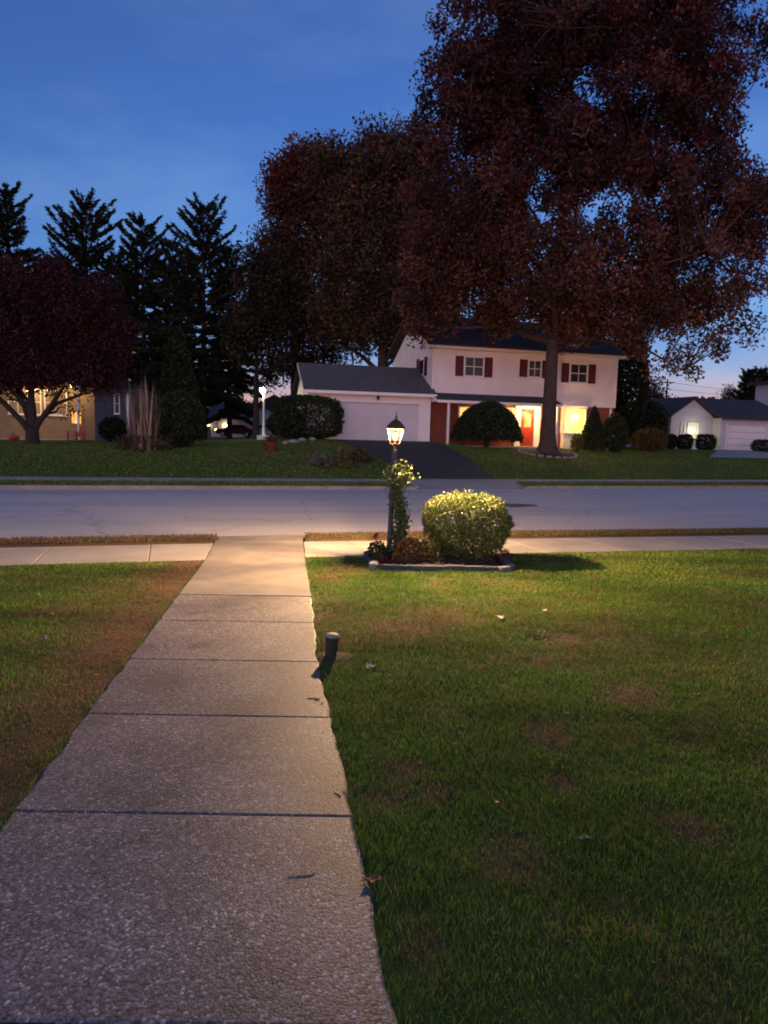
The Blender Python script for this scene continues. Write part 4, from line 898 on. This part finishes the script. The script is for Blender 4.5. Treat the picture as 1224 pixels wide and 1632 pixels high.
# tall trees behind the garage
t2 = P(608, 640, 58); t2.z = 1.0
broad_tree('oak_tree', 'tall reddish brown oak rising behind the garage roof', t2, .55, [(610, 320, 100, 115), (560, 290, 70, 75), (660, 330, 75, 110), (600, 440, 110, 90), (690, 430, 70, 90), (560, 500, 70, 60), (650, 530, 60, 45), (600, 250, 55, 45), (690, 250, 40, 45)], 58, 1000, 72000, .30, BRN + RED[:3], [.17, .17, .2, .12, .14, .08, .06, .06], 'trees behind the houses across the street', 'bark', 1.3, .62, 16, 20.5, .64, .7, .25, 5)
t3 = P(470, 640, 62); t3.z = .9
broad_tree('oak_tree', 'tall oak with red top and brown lower crown left of the garage', t3, .45, [(480, 270, 42, 50), (450, 300, 32, 60), (500, 340, 62, 90), (445, 400, 42, 70), (520, 300, 50, 70), (480, 470, 80, 80), (430, 490, 40, 60), (520, 520, 60, 60), (470, 570, 60, 40), (440, 255, 18, 28)], 62, 850, 56000, .29, BRN + RED[:2], [.2, .16, .16, .14, .1, .14, .10], 'trees behind the houses across the street', 'bark2', 1.3, .58, 16, 20.5, .62, .7, .2, 8,
           colfn=lambda p, c: c * (np.array([1.35, .75, .8]) * np.clip((p[:, 2:3] - 15) / 9, 0, 1) + (1 - np.clip((p[:, 2:3] - 15) / 9, 0, 1)) * np.array([.7, .85, .8])))
t4 = P(408, 690, 56); t4.z = .8
broad_tree('bare_tree', 'thin dark tree with straight trunk left of the white lamp post', t4, .26, [(405, 450, 28, 70), (395, 550, 24, 50), (430, 580, 30, 40), (415, 500, 35, 60), (380, 520, 22, 45)], 56, 150, 8000, .3, [(.02, .028, .016), (.03, .03, .016), (.045, .024, .014)], None, 'trees behind the houses across the street', 'bark2', 1.3, .5, 8, 13.5, .7, .7, .3, 9)
# dark red maple at the left
mb_ = G(52, 708); MD = mb_.y
MAPLE = [(.052, .010, .018), (.036, .009, .014), (.066, .013, .019), (.028, .010, .013)]
broad_tree('maple_tree', 'low spreading dark purple maple with forked trunk at left', mb_, .30, [(40, 500, 95, 70), (-60, 520, 110, 85), (130, 505, 60, 55), (90, 570, 110, 50), (0, 580, 120, 48), (175, 560, 42, 42), (60, 455, 60, 30), (-10, 455, 60, 26), (118, 640, 34, 14), (165, 605, 44, 34), (100, 600, 100, 28), (20, 598, 90, 16), (-60, 610, 70, 22), (150, 470, 34, 26), (190, 530, 30, 26), (85, 432, 30, 18), (10, 430, 26, 14)], MD, 640, 56000, .15, MAPLE, None, None, 'bark2', 1.3, .36, 22, 4.4, .57, .75, .2, 12, .2)
mf = MB()
b_ = [c for c in bpy.data.objects if c.name == 'maple_tree'][0]
for dx, dy, r_ in ((-1.5, .3, .13), (1.1, -.2, .12), (-.7, .6, .12)): mf.tube([(0, 0, .5), (dx * .35, dy * .4, 1.1), (dx, dy, 2.0), (dx * 1.7, dy * 1.5, 3.0)], [.2, r_ * 1.2, r_, r_ * .5], 8)
tag(mf.build('limbs', 'bark2', b_), kind='stuff')

def spruce(label, base, hgt, rad, n, seed, bare=.12, lean=0.0, dens=1.0, group='spruces along the left skyline'):
    e = empty('spruce_tree', base, seed * 1.3, label, 'tree', group); random.seed(seed)
    MB().tube([(0, 0, -.3), (0, 0, hgt * .3), (lean * .5, 0, hgt * .65), (lean, 0, hgt)], [hgt * .016, hgt * .013, hgt * .008, .02], 9).build('trunk', 'bark2', e, True)
    br = MB(); C = []; S = []; D = []; z = hgt * bare
    while z < hgt * .97:
        t = (z - hgt * bare) / (hgt * (1 - bare)); Lb = rad * 1.5 * ((1 - t) ** .58) * (.62 + .38 * min(t * 4 + .4, 1)) + .35
        k = 6 if t < .8 else 5; a0 = random.uniform(0, 6.28)
        for i in range(k):
            if random.random() < .16: continue
            a = a0 + i * 6.283 / k + random.uniform(-.4, .4); l_ = Lb * random.choice((.55, .8, .95, 1.05, 1.25)) * random.uniform(.85, 1.1); ux, uy = math.cos(a), math.sin(a)
            lx0 = lean * max(z / hgt - .3, 0) / .7; zz = z + random.uniform(-.012, .012) * hgt
            up_ = .05 + .75 * t; f = lambda s: (lx0 + ux * l_ * s, uy * l_ * s, zz + l_ * (up_ * s - (.75 - .55 * t) * s * s + .38 * s ** 3))
            br.tube([f(s) for s in (0, .3, .6, .85, 1)], [.06, .045, .03, .02, .008], 4, False)
            m = int(11 + l_ * 36 * dens)
            for _ in range(m):
                s = random.uniform(.15, 1.04) ** .75; p = f(s); sd = random.gauss(0, .10 + .10 * l_ * (1 - s) * .6); hang = (1 - .6 * t)
                C.append((p[0] - uy * sd, p[1] + ux * sd, p[2] - random.uniform(.0, .38) * hang)); S.append(random.uniform(.35, .85) * (1 - .3 * t))
                g_ = random.uniform(-.05, 1.25) * hang; D.append((ux * .7 - uy * sd * 1.5, uy * .7 + ux * sd * 1.5, .25 * t - g_ + .35 * s))
        z += hgt * .027 * random.uniform(.75, 1.25) * (1 - .35 * t)
    tag(br.build('branches', 'bark2', e), kind='stuff'); C = np.array(C)
    tag(leaves('crown', C, np.array(S), colours(len(C), [(.016, .030, .020), (.022, .038, .022), (.012, .022, .016), (.028, .034, .018)]), 'needle', e, aspect=.3, fold=.1, dirs=np.array(D)), kind='stuff')
    return e
for i, (px, top, d, rpx, lab) in enumerate(((20, 292, 64, 50, 'leftmost spruce rising above the purple maple'), (143, 316, 66, 62, 'broad spruce with ragged top right of the leftmost one'), (232, 346, 68, 50, 'shorter spruce third along the left skyline'), (325, 324, 66, 58, 'full dark spruce nearest the oaks with bare lower trunk'), (366, 395, 70, 34, 'small slim spruce tucked beside the full dark one'), (72, 410, 74, 40, 'low spruce between the first two on the skyline'), (188, 400, 78, 46, 'low spruce behind the gap of second and third'), (280, 385, 76, 50, 'spruce filling the gap behind the cone-shaped arborvitae'), (106, 395, 80, 44, 'spruce deep behind the gap of first and second'))):
    b_ = P(px, 690, d); b_.z = .6; tz = P(px, top, d).z
    spruce(lab, b_, tz - .6, px2m(rpx, d), 0, 20 + i, .14 if i != 3 else .2, random.uniform(-.3, .3), 1.0 if i < 4 else .8)
    print('spruce', i)
# spruces and treetops at the far right
for i, (px, top, d, rpx, lab) in enumerate(((1187, 590, 85, 16, 'narrow dark spruce behind the right house roof'), (1206, 588, 88, 14, 'narrow spruce at the right margin beside its twin'), (1070, 637, 95, 13, 'small pointed spruce behind the low gable'), (1090, 640, 97, 11, 'second small spruce from the left over the low roof'), (1102, 641, 96, 9, 'slim small spruce third over the low roof'), (1122, 636, 95, 12, 'pointed spruce right of the slim small one'), (1134, 645, 99, 9, 'lowest little spruce over the low roof'))):
    b_ = P(px, 690, d); b_.z = .6; spruce(lab, b_, P(px, top, d).z - .6, px2m(rpx, d), 0, 40 + i, .05, 0, .7, 'spruces behind the right house')
for px, py, r_, d, lab in ((1040, 625, 16, 80, 'bare pinkish tree behind the tall dark arborvitae'), (1165, 640, 14, 100, 'faint bare tree over the right roof ridge')):
    b_ = P(px, 690, d); b_.z = .6
    broad_tree('bare_tree', lab, b_, .15, [(px, py, r_, r_ * 1.6), (px + 8, py + 22, r_, r_)], d, 60, 1800, .3, [(.10, .05, .05), (.07, .04, .045)], None, 'bare trees at right', 'bark2', 1.2, .6, 8, None, .8, .8, .3, 3)
far_t = []
for i, (px, top, d) in enumerate(((345, 640, 120), (372, 632, 125), (400, 645, 118), (318, 648, 122))):
    b_ = P(px, 690, d); b_.z = .5; hh = P(px, top, d).z - .5
    broad_tree('bare_tree', ['hazy bare tree behind the distant house roof', 'tallest hazy tree behind the distant house', 'hazy tree behind the pale distant front', 'hazy tree left of the distant house'][i], b_, .2, [(px, top + 22, 22, 22)], d, 40, 1500, .4, [(.07, .05, .06), (.05, .045, .05)], None, 'hazy trees behind the distant house', 'bark2', 1.2, .8, 8, None, .8, .8, .3, 3 + i)

# ================================================================== SHRUBS ACROSS THE STREET
DK = [(.022, .036, .016), (.030, .045, .018), (.016, .026, .012)]
def at(px, py, dback=0.0):
    q = G(px, py); y = q.y + dback; x = q.x * y / q.y; return Vector((x, y, zg(x, y)))
def sh(name, label, px0, px1, top, bot, pal, n, size, shape='egg', d=None, cat='shrub', depth=1.0, group=None, **kw):
    c = (px0 + px1) / 2; q = G(c, bot) if d is None else P(c, bot, d); rad = px2m(px1 - px0, q.y) / 2; y = q.y + rad * depth * .8; x = q.x * y / q.y; z = min(zg(x, y), q.z + .1) if d is None else zg(x, y)
    hgt = P(c, top, y).z - z
    return shrub(name, label, Vector((x, y, z)), rad, rad * depth, max(hgt, .3), n, size, pal, 'needle' if pal is DK else 'leaf', cat, shape, group=group, **kw)
sh('hedge', 'large dark clipped hedge at the left corner of the garage', 432, 548, 630, 697, DK, 9000, .17, 'box', d=38.5, cat='hedge', fill=.5, noise=.1)
sh('low_hedge', 'lower dark bushes left of the clipped hedge', 425, 490, 655, 700, DK, 4500, .17, 'egg', d=40.5, cat='hedge', fill=.4)
sh('mound_shrub', 'dome-shaped clipped shrub in front of the lit porch', 716, 834, 648, 712, DK, 17000, .15, 'dome', d=39.6, z0=.32, fill=.25, noise=.08, stemr=.06)
sh('conical_shrub', 'dark upright shrub beside the lit picture window', 924, 962, 645, 716, DK, 4200, .14, 'cone', d=42.5, fill=.4)
sh('conical_shrub', 'rounder dark shrub at the right corner of the white house', 958, 1000, 657, 718, [(.026, .045, .018), (.036, .055, .02)], 4200, .14, 'egg', d=42.8, fill=.4)
sh('russet_shrub', 'round orange-brown shrub right of the white house', 1003, 1064, 682, 722, [(.13, .075, .02), (.10, .07, .02), (.08, .08, .022)], 3600, .14, 'egg', d=44.5, fill=.35)
sh('leafy_shrub', 'small leafy plant in front of the picture window', 908, 930, 690, 718, [(.12, .12, .03), (.08, .09, .025)], 700, .13, 'egg', d=41.5, fill=.1)
for a, b, c_, lab in ((1078, 1102, 692, 'dark clipped ball below the lit window of the right house'), (1110, 1138, 692, 'dark clipped ball left of the right garage door'), (1062, 1076, 692, 'narrow dark bush at the left corner of the right house'), (1200, 1240, 701, 'dark low bush at the right margin')):
    sh('clipped_ball', lab, a, b, c_, 721, DK, 1800, .15, 'box', d=52, group='dark bushes before the right house', fill=.4)
sh('arborvitae', 'tall dark arborvitae behind the right corner of the white house', 966, 1026, 515, 712, DK, 9000, .3, 'egg', d=52, cat='tree', fill=.45)
sh('dark_bush', 'broad dark shrub mass right of the tall arborvitae', 1010, 1062, 640, 712, DK, 4000, .26, 'egg', d=54, fill=.4)
sh('arborvitae', 'dark cone-shaped arborvitae left of the street gap', 246, 322, 520, 705, [(.020, .040, .012), (.026, .046, .014), (.014, .028, .010)], 9000, .2, 'cone', d=40, cat='tree', fill=.5)
sh('round_bush', 'round dark green bush in front of the cone-shaped arborvitae', 246, 326, 622, 716, [(.022, .036, .014), (.03, .042, .016)], 6500, .16, 'egg', fill=.4)
sh('low_bush', 'low dark bush beside the left house wing', 158, 202, 664, 704, DK, 2200, .18, 'egg', d=44, fill=.4)
# dry ornamental grass
og = G(228, 717); oge = empty('ornamental_grass', og, 0, 'tall tan clump of dry ornamental grass left of the round bush', 'grass clump')
n = 330; a = rng.uniform(0, 2 * np.pi, n); r_ = np.sqrt(rng.random(n)) * .66; hh = px2m(118, og.y) * (.25 + .78 * rng.random(n) ** 1.25); sp2 = rng.uniform(.6, 1.45, n)
B = np.stack([r_ * np.cos(a) * 1.05, r_ * np.sin(a), 0 * a], 1); T = np.stack([B[:, 0] * sp2 + rng.normal(0, .14, n), B[:, 1] * sp2 + rng.normal(0, .14, n), hh], 1); Md = B * .45 + T * .55 + np.array([0, 0, .12]); s_ = np.stack([np.cos(a + 1.5), np.sin(a + 1.5), 0 * a], 1) * rng.uniform(.010, .026, n)[:, None]
V = np.stack([B - s_, B + s_, Md + s_, Md - s_, T], 1).reshape(-1, 3); i5 = np.arange(n)[:, None] * 5
Fq = np.concatenate([np.concatenate([i5, i5 + 1, i5 + 2], 1), np.concatenate([i5, i5 + 2, i5 + 3], 1), np.concatenate([i5 + 3, i5 + 2, i5 + 4], 1)])
tag(npmesh('blades', V, Fq, 'leaf', oge, np.repeat(colours(n, [(.36, .26, .20), (.22, .15, .11), (.45, .33, .25), (.10, .07, .05)], None, .4), 5, 0)), kind='stuff')
PL = rng.choice(n, 500); tag(leaves('base_foliage', B[PL] * 1.9 + np.stack([0 * PL, 0 * PL, rng.uniform(0, .7, 500)], 1), .3, colours(500, [(.11, .075, .045), (.08, .055, .035)]), 'leaf', oge, droop=-.6, aspect=.1), kind='stuff')
# small bed left of the driveway: pale spiky tufts, stones, pot
for px, py, w_, hpx, lab, pal in ((545, 744, .45, 30, 'pale spiky grass tuft at the foot of the driveway', [(.15, .14, .06), (.10, .10, .05)]), (512, 742, .6, 20, 'low silvery plant left of the spiky tuft', [(.12, .14, .12), (.09, .11, .09)]), (575, 735, .5, 20, 'brownish low plants beside the blacktop', [(.10, .07, .045), (.07, .06, .035)])):
    q = G(px, py); shrub('bed_plant', lab, q, w_, w_ * .8, px2m(hpx, q.y), 800, .2, pal, 'leaf', 'plant', 'dome', fill=.1, up=-.5)
q = G(432, 720); po = empty('clay_pot', q, 0, 'reddish clay pot with withered plant on the far lawn', 'pot'); MB().lathe([(.16, -.05), (.2, .0), (.27, .35), (.3, .38), (.3, .45), (.26, .45), (.24, .3)], 16).build('pot', 'terra', po, True)
tag(leaves('foliage', np.array([(0, 0, .55)]) + rng.normal(0, .14, (220, 3)), .13, colours(220, [(.12, .04, .03), (.08, .04, .03)]), 'leaf', po), kind='stuff')
for k, (px, py) in enumerate(((468, 706), (482, 703), (498, 702), (455, 708))):
    q = G(px, py); o = MB().lathe([(.05, -.05), (.22, 0), (.26, .08), (.18, .17), (.05, .2)], 9, wob=.12).build('garden_stone', 'stone', None, True); o.location = q; o.rotation_euler = (0, 0, k); o.scale = (1.2 - .15 * k, .8, .9)
    tag(o, ['grey stone before the clipped hedge, second from the left', 'small grey stone before the clipped hedge, third from the left', 'rightmost small stone before the clipped hedge', 'leftmost and largest garden stone before the low bushes'][k], 'stone', 'garden stones by the hedge')

# ================================================================== SMALLER THINGS FAR OFF
# white lamp post with lit globe
wp = P(420, 698, 50); wp.z = zg(wp.x, wp.y); wt = P(421, 622, 50).z - wp.z
we = empty('lamp_post', wp, 0, 'white lamp post with a lit globe standing beyond the left lawn', 'lamp')
MB().box(-.4, .4, -.4, .4, -.3, .3).build('plinth', 'trim', we, bevel=.02)
MB().lathe([(.12, .3), (.1, .45), (.085, .5), (.075, wt - .25), (.1, wt - .22), (.1, wt - .18)], 14).build('post', 'trim', we, True)
MB().lathe([(.06, -.2), (.16, -.12), (.19, 0), (.15, .12), (.04, .18)], 14, (-.08, 0, wt)).build('globe', 'fixw', we, True)
MB().lathe([(.19, .13), (.2, .15), (.05, .24), (.01, .28)], 14, (-.08, 0, wt)).build('cap', 'trim', we)
lamp_light('globe_light', (-.1, -.32, wt - .1), 170, (1, .84, .42), .1, we)
# garden chair of slats
ce = P(122, 704, 46.5); ce.z = zg(ce.x, ce.y)
ch = empty('garden_chair', ce, R(-25), 'orange slatted garden chair in front of the left porch', 'chair')
for k in range(5):
    MB().box(-.3 + k * .12, -.2 + k * .12, .30, .33, .35, 1.12 - .05 * abs(k - 2)).build('back_slat', 'orange', ch).rotation_euler = (R(-14), 0, 0)
    MB().box(-.31, .31, -.35 + k * .13, -.24 + k * .13, .37 - .02 * k, .395 - .02 * k).build('seat_slat', 'orange', ch)
for s in (-1, 1):
    MB().box(s * .36 - .06, s * .36 + .06, -.45, .4, .57, .6).build('arm', 'orange', ch); MB().box(s * .36 - .03, s * .36 + .03, -.4, -.3, -.02, .57).build('leg', 'orange', ch); MB().box(s * .33 - .02, s * .33 + .02, .3, .4, -.02, .57).build('leg', 'orange', ch)
pk = P(22, 704, 44); pk.z = zg(pk.x, pk.y); pe = empty('pumpkin', pk, 0, 'round orange pumpkin on the grass left of the maple trunk', 'pumpkin')
mb = MB(); 
for i in range(9):
    t = math.pi * i / 8
    for j in range(24): w_ = 2 * math.pi * j / 24; r_ = .30 * math.sin(t) * (1 + .06 * abs(math.cos(4 * w_))) + .012; mb.v.append((r_ * math.cos(w_), r_ * math.sin(w_), .21 - .22 * math.cos(t)))
mb.f += [(i * 24 + j, i * 24 + (j + 1) % 24, (i + 1) * 24 + (j + 1) % 24, (i + 1) * 24 + j) for i in range(8) for j in range(24)]
mb.build('rind', 'orange', pe, True); MB().tube([(0, 0, .4), (.02, 0, .47), (.06, 0, .52)], [.035, .025, .02], 7).build('stem', 'bark2', pe)
# parked car beyond the gap
ca_ = P(376, 690, 84); ca_.z = zg(ca_.x, ca_.y)
cr = empty('parked_car', ca_, R(2), 'dark red parked car with lit lamps in the distant gap', 'car')
prof = [(-2.2, .35), (-2.25, .75), (-2.0, .9), (-1.2, .98), (-.6, 1.42), (.9, 1.45), (1.6, 1.0), (2.15, .92), (2.25, .6), (2.2, .35)]
MB().add([(x, -.85, z) for x, z in prof] + [(x, .85, z) for x, z in prof], [tuple(range(10)), tuple(range(10, 20))[::-1]] + [(i, 10 + i, 10 + (i + 1) % 10, (i + 1) % 10) for i in range(10)]).build('body', 'carpaint', cr, bevel=.04)
MB().add([(-1.05, -.865, 1.0), (1.45, -.865, 1.02), (.82, -.865, 1.38), (-.55, -.865, 1.36)], [(0, 1, 2, 3)]).build('side_window', 'glass', cr)
for x in (-1.4, 1.4):
    for y in (-.78, .78):
        wl = MB().tube([(x, y - .1, .33), (x, y + .1, .33)], .33, 18).build('wheel', 'rubber', cr); MB().tube([(x, y - .11, .33), (x, y - .101, .33)], .2, 14).build('rim', 'trim', wl)
for y in (-.6, .6):
    MB().lathe([(.02, -.1), (.13, -.06), (.15, 0), (.13, .06), (.02, .1)], 10, (-2.2, y, .78)).build('headlight', 'fix', cr); MB().box(2.16, 2.28, y - .15, y + .15, .72, .86).build('tail_light', 'tail', cr)
# overhead wires and their pole
pa = P(1058, 690, 112); pa.z = .5; ph_ = P(1058, 604, 112).z - .5
pe_ = empty('utility_pole', pa, 0, 'thin utility pole behind the trees at right', 'pole'); MB().tube([(0, 0, -.5), (0, 0, ph_)], [.16, .11], 10).build('pole', 'bark2', pe_); MB().box(-1.1, 1.1, -.06, .06, ph_ - .6, ph_ - .45).build('crossarm', 'bark2', pe_)
for k, dz in enumerate((-.42, -1.5)):
    A_ = Vector((pa.x - 40, 112, .5 + ph_ + dz + .4)); B_ = Vector((pa.x, 112, .5 + ph_ + dz)); C_ = P(1300, 630 + 6 * k, 105)
    f = lambda p, q, s: p * (1 - s) + q * s + Vector((0, 0, -1.0 * 4 * s * (1 - s) * .35))
    o = MB().tube([f(B_, C_, s) for s in lin(0, 1, 14)], .022, 4).build('overhead_wire', 'black'); tag(o, ['upper overhead wire crossing the sky at right', 'lower overhead wire crossing the sky at right'][k], 'wire')
